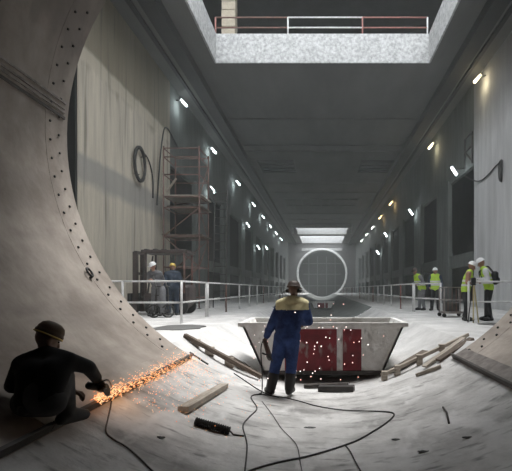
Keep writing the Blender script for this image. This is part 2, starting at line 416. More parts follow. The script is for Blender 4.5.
# shafts above the openings
bm = B()
box(bm, (-XO, 7.2, CEIL + ST), (-XO + 0.3, 40, 21)); tagp(obj('wall_shaft_left', bm, M_shaft), 'left wall of the shaft above', kind='structure')
bm = B(); box(bm, (XO - 0.3, 7.2, CEIL + ST), (XO, 40, 21)); tagp(obj('wall_shaft_right', bm, M_shaft), 'right wall of the shaft above', kind='structure')
bm = B(); box(bm, (-XO, 38, CEIL + ST), (XO, 38.4, 27)); tagp(obj('wall_upper_level', bm, M_dark), 'dark rear wall of the upper level', kind='structure')
bm = B(); box(bm, (-XO, 18.0, 19.5), (XO, 38, 20.2)); tagp(obj('ceiling_upper_level', bm, M_dark), 'roof slab added over the upper level and extended to cut sky light', kind='structure')  # unseen front edge drawn forward to limit skylight reaching the tunnel
for (xa, xb, ya, yb) in OPN[1:]:
    bm = B(); box(bm, (xa - 0.6, yb, CEIL + ST), (xb + 0.6, yb + 0.4, CEIL + 5)); tagp(obj('wall_far_shaft', bm, M_shaft), 'pale wall of the far daylight shaft', kind='structure')
# far end wall with a round tunnel portal
ZC, RO = 5.26, 5.75
bm = B()
for k in range(64):
    a0, a1 = 2 * PI * k / 64, 2 * PI * (k + 1) / 64
    def outer(a):
        c, s = math.cos(a), math.sin(a)
        t = min(XO / abs(c) if abs(c) > 1e-6 else 1e9, (CEIL + ST - ZC) / s if s > 1e-6 else 1e9, (ZC + 0.7) / -s if s < -1e-6 else 1e9)
        return V((t * c, END, ZC + t * s))
    ri = RO - 0.3
    bm.faces.new([bm.verts.new(v) for v in (V((ri * math.cos(a0), END, ZC + ri * math.sin(a0))), outer(a0), outer(a1), V((ri * math.cos(a1), END, ZC + ri * math.sin(a1))))])
we = obj('wall_far', bm, M_ceil); tagp(we, 'far end wall with a round tunnel portal', kind='structure')
obj('portal_ring', ringband(B(), RO - 0.42, RO, END - 0.9, END + 0.3, n=64, cz=ZC), mat('w_portal_paint', (0.8, 0.81, 0.8), (0.65, 0.66, 0.65), 0.8, 2), we)
bm = B(); ringband(bm, RO - 0.1, RO - 0.05, END + 0.3, END + 14, n=64, cz=ZC); obj('portal_lining', bm, M_ceil, we)
bm = B(); bm.faces.new([bm.verts.new((RO * math.cos(2 * PI * k / 48), END + 8, ZC + RO * math.sin(2 * PI * k / 48))) for k in range(48)]); bk = obj('bulkhead', bm, M_dark, we)
for x_ in (-3.2, -1.1, 1.1, 3.2):
    bm = B(); box(bm, (x_ - 0.12, END + 6.6, 0.2), (x_ + 0.12, END + 6.9, 9.6)); obj('rib', bm, M_col, bk)
for z_ in (2.4, 5.2, 7.8):
    bm = B(); box(bm, (-4.6, END + 6.4, z_), (4.6, END + 6.6, z_ + 0.22)); obj('rib', bm, M_col, bk)
bm = B(); box(bm, (-4.6, END - 0.35, CEIL - 1.75), (4.6, END, CEIL - 1.2)); obj('lintel', bm, M_rough, we)

# haze: thin construction dust hanging in the hall
bm = B(); box(bm, (-7.5, 8.3, 0.0), (7.5, 104, 12.0))
hz = obj('dust_haze', bm, None); hm = bpy.data.materials.new('dust_haze'); hm.use_nodes = True
nt = hm.node_tree; nt.nodes.clear()
out = nt.nodes.new('ShaderNodeOutputMaterial'); vs = nt.nodes.new('ShaderNodeVolumeScatter')
vs.inputs['Color'].default_value = (0.9, 0.95, 0.95, 1); vs.inputs['Density'].default_value = 0.0034
nt.links.new(vs.outputs[0], out.inputs['Volume']); hz.data.materials.append(hm)
tagp(hz, 'thin grey construction dust hanging in the hall air', 'haze', kind='stuff')

# ------------------------------------------------------------------ people
def cap(bm, p, r0, q, r1, n=12):
    p, q = V(p), V(q); d = q - p; L = d.length
    if L < 1e-5: d = V((0, 0, 1)); L = 1e-5
    prof = [(r0 * math.sin(t), -r0 * math.cos(t)) for t in (0.05, 0.5, 1.0)] + [(r0, 0), (r1, L)] + [(r1 * math.sin(t), L + r1 * math.cos(t)) for t in (1.0, 0.5, 0.05)]
    mtx = Matrix.Translation(p) @ d.to_track_quat('Z', 'Y').to_matrix().to_4x4()
    lathe(bm, prof, n, mtx)
def ell(bm, c, rad, q=None):
    ret = bmesh.ops.create_uvsphere(bm, u_segments=16, v_segments=10, radius=1.0)
    mtx = Matrix.Translation(V(c)) @ (q.to_matrix().to_4x4() if q else Matrix.Identity(4)) @ Matrix.Diagonal((*rad, 1))
    bmesh.ops.transform(bm, matrix=mtx, verts=ret['verts'])
def remesh(name, bm, m, parent, vox, it=4):
    me = bpy.data.meshes.new(name); bmesh.ops.recalc_face_normals(bm, faces=bm.faces[:]); bm.to_mesh(me); bm.free()
    t = bpy.data.objects.new(name, me); COL.objects.link(t)
    md = t.modifiers.new('r', 'REMESH'); md.mode = 'VOXEL'; md.voxel_size = vox
    ms = t.modifiers.new('s', 'SMOOTH'); ms.factor = 0.5; ms.iterations = it
    dg = bpy.context.evaluated_depsgraph_get(); dg.update()
    out = bpy.data.meshes.new_from_object(t.evaluated_get(dg))
    bpy.data.objects.remove(t)
    out.name = name; out.materials.clear()
    for p in out.polygons: p.use_smooth = True
    return link(name, out, m, parent)
def slab(name, src, m, parent, test, off=0.006):
    """a strip of cloth lying on top of an existing garment"""
    bm = B(); bm.from_mesh(src.data); bm.normal_update()
    bmesh.ops.delete(bm, geom=[f for f in bm.faces if not test(f.calc_center_median())], context='FACES')
    if not bm.faces: bm.free(); return None
    for v in bm.verts: v.co += v.normal * off
    o = obj(name, bm, m, parent, smooth=True); return o

def person(label, loc, J, out, group='workers', rz=0.0, vox=0.014):
    P = empty('person', loc, rz, label, 'person', group)
    g = {k: V(v) for k, v in J.items()}
    hd = g['face'].normalized()
    up = V((0, 0, 1)); hq = hd.to_track_quat('Y', 'Z')
    foot = {s: g.get('foot' + s, V((0, 1, 0))).normalized() for s in 'LR'}
    def torso(bm, e, k=1.0):
        across = (g['shR'] - g['shL']).normalized()
        fw = across.cross(up); 
        cap(bm, g['hipL'], 0.095 + e, g['hipR'], 0.095 + e); 
        for t, rr in ((0.0, 0.10), (1.0, 0.115)):
            pass
        mid = (g['pelvis'] + g['chest']) / 2
        off = across * 0.075
        cap(bm, g['pelvis'] - off * 0.7, 0.10 + e, g['chest'] - off, 0.112 + e); cap(bm, g['pelvis'] + off * 0.7, 0.10 + e, g['chest'] + off, 0.112 + e)
        sl, sr = g['neck'].lerp(g['shL'], k), g['neck'].lerp(g['shR'], k)
        cap(bm, g['chest'] - off, 0.112 + e, sl, 0.06 + e); cap(bm, g['chest'] + off, 0.112 + e, sr, 0.06 + e)
        cap(bm, sl, 0.062 + e, g['neck'] - V((0, 0, 0.03)), 0.062 + e); cap(bm, sr, 0.062 + e, g['neck'] - V((0, 0, 0.03)), 0.062 + e)
    def arm(bm, s, e, cut=1.0):
        w = g['el' + s].lerp(g['ha' + s], cut)
        cap(bm, g['sh' + s], 0.056 + e, g['el' + s], 0.044 + e); cap(bm, g['el' + s], 0.044 + e, w, 0.031 + e)
    def leg(bm, s, e, cut=1.0):
        w = g['kn' + s].lerp(g['an' + s], cut)
        cap(bm, g['hip' + s], 0.088 + e, g['kn' + s], 0.060 + e); cap(bm, g['kn' + s], 0.060 + e, w, 0.044 + e)
    def footm(bm, s, e):
        a = g['an' + s]; d = foot[s]
        toe = a + d * 0.17 + V((0, 0, -0.045)); heel = a - d * 0.05 + V((0, 0, -0.04))
        cap(bm, a, 0.045 + e, heel, 0.035 + e); cap(bm, heel, 0.035 + e, toe, 0.032 + e); cap(bm, a, 0.04 + e, toe, 0.03 + e)
    def hand(bm, s, e):
        w = g['ha' + s]; d = (w - g['el' + s]).normalized()
        side = g.get('palm' + s, V((0, 0, -1)))
        side = (side - d * side.dot(d)).normalized(); lat = d.cross(side)
        c = w + d * 0.05
        for k in (-1.5, -0.5, 0.5, 1.5):
            cap(bm, w + lat * k * 0.010, 0.016 + e, w + d * 0.085 + lat * k * 0.019, 0.013 + e)
        for k, L in ((-1.5, 0.060), (-0.5, 0.072), (0.5, 0.066), (1.5, 0.050)):
            b0 = w + d * 0.085 + lat * k * 0.021; b1 = b0 + (d * 0.8 + side * 0.6) * L * 0.5; b2 = b1 + (d * 0.1 + side) * L * 0.55
            cap(bm, b0, 0.0105 + e, b1, 0.0095 + e, 8); cap(bm, b1, 0.0095 + e, b2, 0.0085 + e, 8)
        t0 = w + d * 0.03 - lat * 0.03; t1 = t0 + (-lat * 0.8 + d * 0.7 + side * 0.4) * 0.04; t2 = t1 + (d * 0.8 + side * 0.6) * 0.035
        cap(bm, t0, 0.014 + e, t1, 0.012 + e, 8); cap(bm, t1, 0.012 + e, t2, 0.0095 + e, 8)
    # the body, one continuous surface
    bm = B(); torso(bm, 0)
    for s in 'LR': arm(bm, s, 0); leg(bm, s, 0); footm(bm, s, 0); hand(bm, s, 0)
    cap(bm, g['neck'] - V((0, 0, 0.06)), 0.058, g['head'] - up * 0.05, 0.052)
    h = g['head']
    hx = lambda x, y, z: h + hq @ V((x, y, z))
    ell(bm, hx(0, -0.012, 0.02), (0.077, 0.096, 0.098), hq); ell(bm, hx(0, 0.02, -0.045), (0.058, 0.072, 0.075), hq)
    cap(bm, hx(0, 0.085, 0.012), 0.011, hx(0, 0.108, -0.028), 0.015)
    cap(bm, hx(-0.02, 0.082, -0.062), 0.011, hx(0.02, 0.082, -0.062), 0.011)
    for sx in (-1, 1): ell(bm, hx(sx * 0.080, -0.01, -0.01), (0.012, 0.024, 0.034), hq)
    remesh('body', bm, out.get('skin', M_skin), P, vox, 3)
    for sx in (-1, 1):
        bm = B(); ell(bm, hx(sx * 0.031, 0.078, 0.008), (0.012, 0.008, 0.008), hq); obj('eye', bm, M_boot, P, True)
    garments = {}
    if 'coverall' in out:
        bm = B(); torso(bm, 0.030)
        for s in 'LR': arm(bm, s, 0.027, 0.93); leg(bm, s, 0.034, 0.93)
        garments['coverall'] = remesh('coverall', bm, out['coverall'], P, 0.02, 3)
    if 'shirt' in out:
        bm = B(); torso(bm, 0.016)
        for s in 'LR': arm(bm, s, 0.018, out.get('sleeve', 0.93))
        garments['shirt'] = remesh('shirt', bm, out['shirt'], P, 0.02, 3)
    if 'trousers' in out:
        bm = B()
        cap(bm, g['hipL'], 0.118, g['hipR'], 0.118); cap(bm, g['pelvis'], 0.125, g['pelvis'] + V((0, 0, 0.05)), 0.12)
        for s in 'LR': leg(bm, s, 0.026, 0.97)
        garments['trousers'] = remesh('trousers', bm, out['trousers'], P, 0.02, 3)
    if 'vest' in out:
        bm = B(); torso(bm, 0.032, 0.55)
        garments['vest'] = remesh('vest', bm, out['vest'], P, 0.02, 3)
        cz = g['chest'].z; pz = g['pelvis'].z
        for zz in (pz + 0.1, cz - 0.08):
            slab('reflective_band', garments['vest'], M_refl, P, lambda c: abs(c.z - zz) < 0.028)
    for s in 'LR':
        bm = B(); footm(bm, s, 0.016); a = g['an' + s]; k = (g['kn' + s] - a).normalized(); cap(bm, a, 0.060 if out.get('boot', 0) != 0.22 else 0.078, a + k * out.get('boot', 0.12), 0.068 if out.get('boot', 0) != 0.22 else 0.092)
        b_ = remesh('boot', bm, M_boot, P, 0.016, 2)
        if out.get('glove'):
            bm = B(); hand(bm, s, 0.004); w = g['ha' + s]; d = (w - g['el' + s]).normalized(); cap(bm, w - d * 0.05, 0.045, w + d * 0.02, 0.036)
            remesh('glove', bm, M_glove, P, 0.011, 1)
    hat = out.get('hat')
    if hat:
        bm = B()
        mtx = Matrix.Translation(hx(0, -0.008, 0.045)) @ hq.to_matrix().to_4x4() @ Matrix.Diagonal((0.93, 1.12, 1, 1))
        lathe(bm, [(0.118, 0), (0.122, 0.006), (0.108, 0.016), (0.104, 0.04), (0.088, 0.078), (0.055, 0.102), (0.018, 0.11)], 24, mtx)
        ho = obj('hard_hat', bm, hat, P, True)
        bm = B(); 
        pts = [hx(0.09 * math.sin(t), -0.008 + 0.10 + 0.045 * math.cos(t), 0.047) for t in [(-1 + 2 * i / 8) * 1.4 for i in range(9)]]
        tube(bm, pts, 0.010, 6); obj('visor', bm, hat, ho, True)
        bm = B(); tube(bm, [hx(0, -0.10, 0.11), hx(0, -0.04, 0.155), hx(0, 0.04, 0.155), hx(0, 0.09, 0.115)], 0.009, 6); obj('ridge', bm, hat, ho, True)
    if 'cap' in out:
        bm = B()
        mtx = Matrix.Translation(hx(0, -0.012, 0.02)) @ hq.to_matrix().to_4x4() @ Matrix.Diagonal((0.93, 1.12, 1, 1))
        lathe(bm, [(0.096, 0), (0.104, 0.008), (0.104, 0.035), (0.099, 0.04), (0.097, 0.06), (0.082, 0.096), (0.05, 0.118), (0.018, 0.124)], 24, mtx)
        obj('cap', bm, out['cap'], P, True)
        bm = B(); tube(bm, [hx(0.10 * math.cos(t), -0.012 + 0.115 * math.sin(t), 0.028) for t in [2 * PI * i / 20 for i in range(20)]], 0.007, 6, True); obj('head_strap', bm, M_haty, P, True)
    if out.get('muffs'):
        for sx in (-1, 1):
            bm = B(); cap(bm, hx(sx * 0.085, -0.01, -0.01), 0.036, hx(sx * 0.108, -0.01, -0.01), 0.032); obj('ear_muff', bm, M_black, P, True)
    return P, garments, g

# --- the man in blue at the tunnel mouth
bx, by = -0.645, 7.2
z0 = inv(-0.8) - 0.012
J = dict(pelvis=(0.10, 0, 0.96), chest=(0.165, 0.03, 1.29), neck=(0.185, 0.05, 1.50), head=(0.20, 0.075, 1.635), face=(0.35, 1, -0.15),
         shL=(-0.005, 0.03, 1.405), elL=(-0.135, 0.0, 1.125), haL=(-0.235, 0.10, 0.90), shR=(0.365, 0.04, 1.405), elR=(0.44, 0.10, 1.14), haR=(0.34, 0.34, 1.10),
         hipL=(0.01, 0, 0.91), knL=(-0.075, 0.05, 0.50), anL=(-0.155, -0.03, 0.105), hipR=(0.19, 0, 0.91), knR=(0.165, 0.06, 0.49), anR=(0.135, 0.0, 0.095),
         footL=(-0.45, 0.9, 0), footR=(0.25, 1, 0), palmL=(1, 0, 0.2), palmR=(0, 0, -1))
P, G, g = person('man in blue coverall with yellow shoulder yoke standing with his back turned', (bx, by, z0), J,
                 dict(coverall=M_blue, hat=M_hatb, muffs=True, boot=0.22, glove=True, skin=M_skind))
cv = G['coverall']
slab('shoulder_yoke', cv, M_yel, P, lambda c: c.z > 1.325 + 0.04 * abs(c.x - 0.18) and -0.075 < c.x < 0.435)
slab('waist_belt', cv, M_blue, P, lambda c: abs(c.z - 1.02) < 0.022, 0.010)
# grinder in his hand
T = empty('angle_grinder', (bx - 0.25, by + 0.07, z0 + 0.66), 0, 'brown angle grinder hanging in the hand of the man in blue', 'power tool', 'angle grinders')
bm = B(); cap(bm, (-0.02, 0.04, 0.18), 0.034, (0.06, -0.02, -0.04), 0.042); obj('motor_body', bm, M_tool, T, True)
bm = B(); cap(bm, (0.06, -0.02, -0.05), 0.05, (0.075, -0.03, -0.09), 0.045); obj('gear_head', bm, M_steel, T, True)
bm = B(); lathe(bm, [(0.06, -0.004), (0.062, 0.0), (0.06, 0.004)], 20, Matrix.Translation((0.11, -0.05, -0.10)) @ Matrix.Rotation(1.1, 4, 'Y')); obj('disc', bm, M_steel, T)
bm = B(); tube(bm, [(0.06, -0.02, -0.05), (0.0, -0.10, -0.02), (-0.03, -0.13, 0.0)], 0.014, 8); obj('side_handle', bm, M_black, T, True)

# --- crouching worker on the left
cx_, cy_ = -2.15, 3.75
cz_ = inv(2.15)
def cw(px, py, y):
    return tuple(at(px, py, y) - V((cx_, cy_, cz_)))
J = dict(pelvis=cw(38, 400, 3.55), chest=cw(44, 373, 3.62), neck=cw(46, 351, 3.72), head=cw(48, 339, 3.80), face=(0.75, 0.8, -0.6),
         shL=cw(22, 364, 3.66), elL=cw(12, 386, 3.72), haL=cw(70, 392, 4.02), shR=cw(68, 361, 3.68), elR=cw(88, 367, 3.85), haR=cw(97, 379, 4.08),
         hipL=cw(27, 402, 3.58), knL=cw(40, 392, 3.92), anL=cw(30, 402, 3.52), hipR=cw(51, 402, 3.56), knR=cw(64, 376, 3.90), anR=cw(67, 413, 3.72),
         footL=(0.3, 1, 0.1), footR=(0.35, 0.9, -0.05), palmL=(0.3, 0, -1), palmR=(-0.3, 0, -1))
M_blk = mat('black_jacket', (0.007, 0.007, 0.0075), (0.005, 0.005, 0.005), 0.9, 6)
P2, G2, g2 = person('worker in dark clothes crouching against the tunnel wall grinding amid orange sparks', (cx_, cy_, cz_), J,
       dict(shirt=M_blk, trousers=mat('charcoal_trousers', (0.06, 0.058, 0.056), (0.04, 0.04, 0.04), 0.9, 6), cap=M_helm, boot=0.2, glove=True, skin=M_skind))
T = empty('angle_grinder', at(97, 390, 4.16) - V((0, 0, 0.10)), 0, 'dark angle grinder held by the crouching worker at the sparks', 'power tool', 'angle grinders')
bm = B(); cap(bm, (-0.02, -0.10, 0.16), 0.034, (0.0, 0.05, 0.12), 0.04); obj('motor_body', bm, M_black, T, True)
bm = B(); cap(bm, (0.0, 0.06, 0.12), 0.045, (0.0, 0.10, 0.10), 0.045); obj('gear_head', bm, M_steel, T, True)
bm = B(); lathe(bm, [(0.06, -0.004), (0.062, 0.0), (0.06, 0.004)], 20, Matrix.Translation((0.04, 0.10, 0.08)) @ Matrix.Rotation(1.3, 4, 'Y')); obj('disc', bm, M_steel, T)
bm = B(); tube(bm, [(0, 0.06, 0.12), (-0.12, 0.07, 0.15)], 0.015, 8); obj('side_handle', bm, M_black, T, True)
# crumpled rag by his knee
def crumple(name, loc, rx, ry, rzv, m, label, cat, seed):
    rr = random.Random(seed); bm = B()
    bmesh.ops.create_icosphere(bm, subdivisions=3, radius=1)
    for v in bm.verts:
        k = 1 + rr.uniform(-0.22, 0.22); v.co = V((v.co.x * rx * k, v.co.y * ry * k, max(v.co.z, -0.35) * rzv * k))
    o = obj(name, bm, m, None); o.location = loc; tagp(o, label, cat); return o
p = onfloor(57, 408, 0.03); crumple('rag', p, 0.07, 0.09, 0.05, M_shirt, 'crumpled pale rag beside the crouching worker', 'rag', 3)

# --- standing poses
def stand(lean=0.0, face=(0, 1, -0.3), arms='hold', sw=0.19, h=1.0):
    J = dict(pelvis=(0, 0, 0.96), chest=(0, 0.03 + lean, 1.28), neck=(0, 0.06 + lean * 1.4, 1.48), head=(0, 0.10 + lean * 1.6, 1.615), face=face,
             shL=(-sw, 0.03 + lean * 1.2, 1.40), shR=(sw, 0.03 + lean * 1.2, 1.40), hipL=(-0.095, 0, 0.92), hipR=(0.095, 0, 0.92),
             knL=(-0.11, 0.05, 0.50), knR=(0.12, 0.03, 0.50), anL=(-0.12, -0.02, 0.09), anR=(0.14, 0.04, 0.09), footL=(-0.3, 1, 0), footR=(0.35, 1, 0),
             palmL=(1, 0, 0), palmR=(-1, 0, 0))
    if arms == 'hold':
        J.update(elL=(-0.26, 0.06, 1.13), haL=(-0.08, 0.30 + lean, 1.16), elR=(0.26, 0.06, 1.13), haR=(0.08, 0.30 + lean, 1.16))
    elif arms == 'rail':
        J.update(elL=(-0.27, 0.12, 1.16), haL=(-0.24, 0.36, 1.10), elR=(0.27, 0.12, 1.16), haR=(0.24, 0.36, 1.10))
    else:
        J.update(elL=(-0.26, -0.02, 1.12), haL=(-0.26, 0.08, 0.88), elR=(0.26, 0.0, 1.12), haR=(0.22, 0.20, 0.96))
    return {k: tuple(c * h for c in v) if k not in ('face', 'footL', 'footR', 'palmL', 'palmR') else v for k, v in J.items()}
# facing left couple: right man (faces -X)
PR, GR, gr = person('man in white shirt and lime vest wearing a black backpack at the right railing', (4.70, 12.95, DECK + 0.01), stand(0.07, (0, 1, -0.55)),
       dict(shirt=M_shirt, trousers=M_trou, vest=M_lime, hat=M_hatw), rz=PI / 2 - 0.2)
bp = empty('backpack', (4.70, 12.95, DECK + 1.02), PI / 2 - 0.2, 'black backpack on the back of the man in the white shirt', 'backpack')
bm = B(); box(bm, (-0.14, -0.24, 0.0), (0.14, -0.07, 0.38), 0.05); obj('pack_body', bm, M_black, bp, True)
bm = B(); box(bm, (-0.10, -0.28, 0.04), (0.10, -0.22, 0.2), 0.02); obj('front_pocket', bm, M_black, bp, True)
for sx in (-1, 1):
    bm = B(); tube(bm, smoothline([(sx * 0.10, -0.10, 0.36), (sx * 0.11, 0.06, 0.52), (sx * 0.12, 0.25, 0.36), (sx * 0.17, 0.14, 0.10), (sx * 0.13, -0.10, 0.04)]), 0.014, 6); obj('strap', bm, M_black, bp, True)
person('woman in lime vest and white hard hat looking down beside the steel trolley', (4.06, 13.0, DECK + 0.01), stand(0.05, (0, 1, -0.45), h=0.94, sw=0.165),
       dict(shirt=M_skin, sleeve=0.25, trousers=M_trou, vest=M_lime, hat=M_hatw), rz=-PI / 2 - 0.35)
nb = empty('clipboard', (4.38, 12.95, DECK + 1.16), 0.2, 'small dark clipboard held between the two people at the right railing', 'clipboard')
bm = B(); box(bm, (-0.06, -0.10, 0), (0.06, 0.12, 0.012), 0.003); obj('board', bm, M_black, nb)
bm = B(); box(bm, (-0.052, -0.09, 0.0125), (0.052, 0.10, 0.016)); obj('paper', bm, M_shirt, nb)
# farther pair
person('worker in lime vest and grey trousers leaning on the right railing', (4.2, 19.3, DECK + 0.01), stand(0.16, (-0.3, 1, -0.4), 'rail'),
       dict(shirt=M_grey, trousers=M_grey, vest=M_lime, hat=M_hatb), rz=PI * 0.62, vox=0.018)
person('worker in lime vest and dark trousers with white hard hat, standing beyond the right railing', (4.68, 19.0, DECK + 0.01), stand(0.0, (0.2, 1, 0), 'down'),
       dict(shirt=M_navy, trousers=M_trou, vest=M_lime, hat=M_hatw), rz=PI * 0.9, vox=0.018)
# workers by the forklift
person('worker in grey clothes and white hard hat pushing the cylinder trolley', (-5.42, 15.15, DECK + 0.01), stand(0.12, (0.4, 1, -0.5), 'hold'),
       dict(shirt=M_grey, trousers=M_grey, hat=M_hatw), rz=PI * 0.95, vox=0.018)
person('worker in navy clothes and yellow hard hat standing under the forklift guard', (-5.02, 15.45, DECK + 0.01), stand(0.05, (0.1, 1, -0.3), 'down'),
       dict(coverall=M_navy, hat=M_haty), rz=PI * 0.1, vox=0.018)

# ------------------------------------------------------------------ skip
def make_skip(name, label, loc, m_in, sc=1.0, front=True):
    S = empty(name, loc, 0, label, 'skip', 'muck skips')
    xb, xt, h, d, t = 1.08 * sc, 1.50 * sc, 0.93 * sc, 1.5 * sc, 0.04
    def panel(nm, pts, m, th, nrm, parent=S):
        bm = B(); nrm = V(nrm).normalized() * th
        a = [bm.verts.new(p) for p in pts]; b = [bm.verts.new(V(p) + nrm) for p in pts]
        k = len(pts); bm.faces.new(a); bm.faces.new(b[::-1])
        for i in range(k): bm.faces.new((a[i], b[i], b[(i + 1) % k], a[(i + 1) % k]))
        return obj(nm, bm, m, parent)
    def side_x(z): return xb + (xt - xb) * z / h
    for y0, nn, ny in ((0, 'front_panel', 1), (d, 'rear_panel', -1)):
        e = panel(nn, [(-xb, y0, 0), (xb, y0, 0), (xt, y0, h), (-xt, y0, h)], M_skw, t, (0, ny, 0))
        if ny > 0 and front:
            panel('red_plate', [(-0.70 * sc, -0.012, 0.03), (0.25 * sc, -0.012, 0.03), (0.25 * sc, -0.012, h - 0.10), (-0.70 * sc, -0.012, h - 0.10)], M_skr, 0.012, (0, 1, 0), e)
            panel('red_plate', [(0.36 * sc, -0.012, 0.03), (0.70 * sc, -0.012, 0.03), (0.70 * sc, -0.012, h - 0.10), (0.36 * sc, -0.012, h - 0.10)], M_skr, 0.012, (0, 1, 0), e)
            panel('base_rail', [(-xb, -0.03, 0), (xb, -0.03, 0), (xb + 0.02, -0.03, 0.07), (-xb - 0.02, -0.03, 0.07)], M_stripd, 0.03, (0, 1, 0), e)
    for sx in (-1, 1):
        panel('end_panel', [(sx * xb, 0, 0), (sx * xb, d, 0), (sx * xt, d, h), (sx * xt, 0, h)], M_skw, t, (-sx, 0, 0.4))
        bm = B(); beam(bm, (sx * (xt + 0.01), -0.03, h - 0.02), (sx * (xt + 0.01), d + 0.03, h - 0.02), 0.09, 0.07); obj('rim', bm, M_skw, S)
        for yy in (0.45 * sc, 1.3 * sc):
            bm = B(); tube(bm, [(sx * (side_x(0.55 * h)), yy, 0.55 * h), (sx * (side_x(0.55 * h) + 0.09), yy, 0.56 * h)], 0.035, 10); obj('lifting_lug', bm, M_steel, S, True)
    for yy in (-0.02, d + 0.02):
        bm = B(); beam(bm, (-xt, yy, h - 0.02), (xt, yy, h - 0.02), 0.08, 0.08); obj('rim', bm, M_skw, S)
    panel('floor_plate', [(-xb, 0, 0), (xb, 0, 0), (xb, d, 0), (-xb, d, 0)], m_in, t, (0, 0, 1))
    bm = B(); g2_ = []
    rr = random.Random(5); nx, nyy = 14, 8
    fz = 0.62 * h; xf = side_x(fz) - 0.05
    gg = [[bm.verts.new((-xf + 2 * xf * i / nx, 0.05 + (d - 0.1) * j / nyy, fz + rr.uniform(-0.06, 0.06))) for i in range(nx + 1)] for j in range(nyy + 1)]
    for j in range(nyy):
        for i in range(nx): bm.faces.new((gg[j][i], gg[j][i + 1], gg[j + 1][i + 1], gg[j + 1][i]))
    o = obj('spoil', bm, m_in, S); o['kind'] = 'stuff'
    return S
make_skip('muck_skip', 'white and red steel muck skip with flared ends behind the man in blue', (0.02, 8.42, inv(1.12) + 0.005), M_skin_in)
make_skip('muck_skip', 'small faded red muck skip far down the channel', (0.05, 38.0, inv(0.8) + 0.01), M_skin_in, 0.62)

# ------------------------------------------------------------------ railings
def railing(label, pts, base=DECK, posts=None, h=1.1, mid=0.55, cols=None, group='deck railings', r=0.027):
    A = empty('railing', pts[0], 0, label, 'railing', group); o0 = V(pts[0])
    for i in range(len(pts) - 1):
        p, q = V(pts[i]) - o0, V(pts[i + 1]) - o0
        m = (cols or [M_white])[i % len(cols or [1])]
        for z in (h, mid):
            bm = B(); tube(bm, [p + V((0, 0, z)), q + V((0, 0, z))], r, 6); obj('rail', bm, m, A, True)
    for i, p in enumerate(pts):
        m = (posts or [M_white])[i % len(posts or [1])]
        bm = B(); q = V(p) - o0; tube(bm, [q, q + V((0, 0, h))], r * 1.15, 6); po = obj('post', bm, m, A, True)
        bm = B(); box(bm, (q.x - 0.06, q.y - 0.06, q.z), (q.x + 0.06, q.y + 0.06, q.z + 0.012)); obj('foot_plate', bm, m, po)
    return A
D = DECK
railing('white railing across the deck in front of the forklift', [(-3.72, 14.75, D), (-3.62, 11.85, D), (-5.2, 12.0, D), (-6.9, 12.3, D)], posts=[M_white])
railing('white and red railing along the left edge of the channel', [(-3.72, 15.0 + 2.85 * i, D) for i in range(26)], posts=[M_white, M_rust, M_white, M_white], cols=[M_white])
railing('white railing in front of the two people with white hats', [(3.62, 18.0, D), (4.35, 15.4, D), (4.0, 12.55, D), (5.7, 12.3, D), (7.2, 12.15, D)][2:], posts=[M_white], cols=[M_white, M_strip])
railing('white and red railing in front of the two farther workers', [(4.02, 13.6, D), (4.1, 15.9, D), (3.62, 18.0, D)][1:] + [(3.58, 16.9, D)][:0], posts=[M_white, M_white])
railing('white and red railing along the right edge of the channel', [(3.6, 18.2 + 2.85 * i, D) for i in range(24)], posts=[M_white, M_red, M_white, M_white], cols=[M_white])
# railing and column around the opening in the ceiling
zt = CEIL + ST + 0.01
railing('red and white railing above the ceiling opening', [(-5.0, 21.6, zt), (-1.6, 21.6, zt), (1.9, 21.6, zt), (4.95, 21.6, zt)], posts=[M_red, M_white, M_red, M_white], cols=[M_rust, M_white, M_red], h=0.98, mid=0.5, group='upper railings', r=0.034)
o = empty('block_pier', (-4.65, 23.1, CEIL + ST + 0.005), 0, 'beige block pier behind the upper railing', 'pier')
for k in range(8):
    bm = B(); box(bm, (-0.34 + 0.01 * (k % 2), -0.3, 0.42 * k), (0.34 + 0.01 * (k % 2), 0.3, 0.42 * k + 0.40), 0.02); obj('block', bm, M_beige, o)

# ------------------------------------------------------------------ scaffold tower
SC = empty('scaffold_tower', (-7.2, 20.9, DECK), 0, 'tall rusty red tube scaffold tower against the left wall', 'scaffold')
sw, sd, sh = 1.62, 1.7, 7.4
for x in (0, sw):
    for y in (0, sd):
        bm = B(); tube(bm, [(x, y, 0), (x, y, sh)], 0.032, 6); q = obj('standard', bm, M_rust, SC, True)
        bm = B(); box(bm, (x - 0.09, y - 0.09, 0), (x + 0.09, y + 0.09, 0.02)); obj('base_plate', bm, M_steel, q)
for z in (0.5, 1.9, 3.3, 4.6, 5.1, 6.1, 6.9, 7.3):
    for y in (0, sd):
        bm = B(); tube(bm, [(0, y, z), (sw, y, z)], 0.026, 6); obj('ledger', bm, M_rust, SC, True)
    for x in (0, sw):
        bm = B(); tube(bm, [(x, 0, z), (x, sd, z)], 0.026, 6); obj('transom', bm, M_rust, SC, True)
for a, b in (((0, 0, 0.5), (sw, 0, 1.9)), ((sw, 0, 1.9), (0, 0, 3.3)), ((0, 0, 3.3), (sw, 0, 4.6)), ((sw, 0, 5.1), (sw, sd, 6.9)), ((sw, 0, 1.9), (sw, sd, 3.3)), ((sw, sd, 3.3), (sw, 0, 4.6)), ((0, sd, 1.9), (sw, sd, 3.3))):
    bm = B(); tube(bm, [a, b], 0.024, 6); obj('brace', bm, M_rust, SC, True)
for z in (3.36, 4.66, 5.16):
    for k in range(4):
        bm = B(); y = 0.1 + k * 0.44; box(bm, (-0.12 if z != 4.66 else 0.1, y, z), (sw + 0.12, y + 0.4, z + 0.05), 0.01); obj('platform_board', bm, M_wood if z == 5.16 else M_woodd, SC)
bm = B(); beam(bm, (0.1, 0.15, 5.35), (0.55, 0.1, 5.95), 0.14, 0.04); obj('loose_board', bm, M_wood, SC)
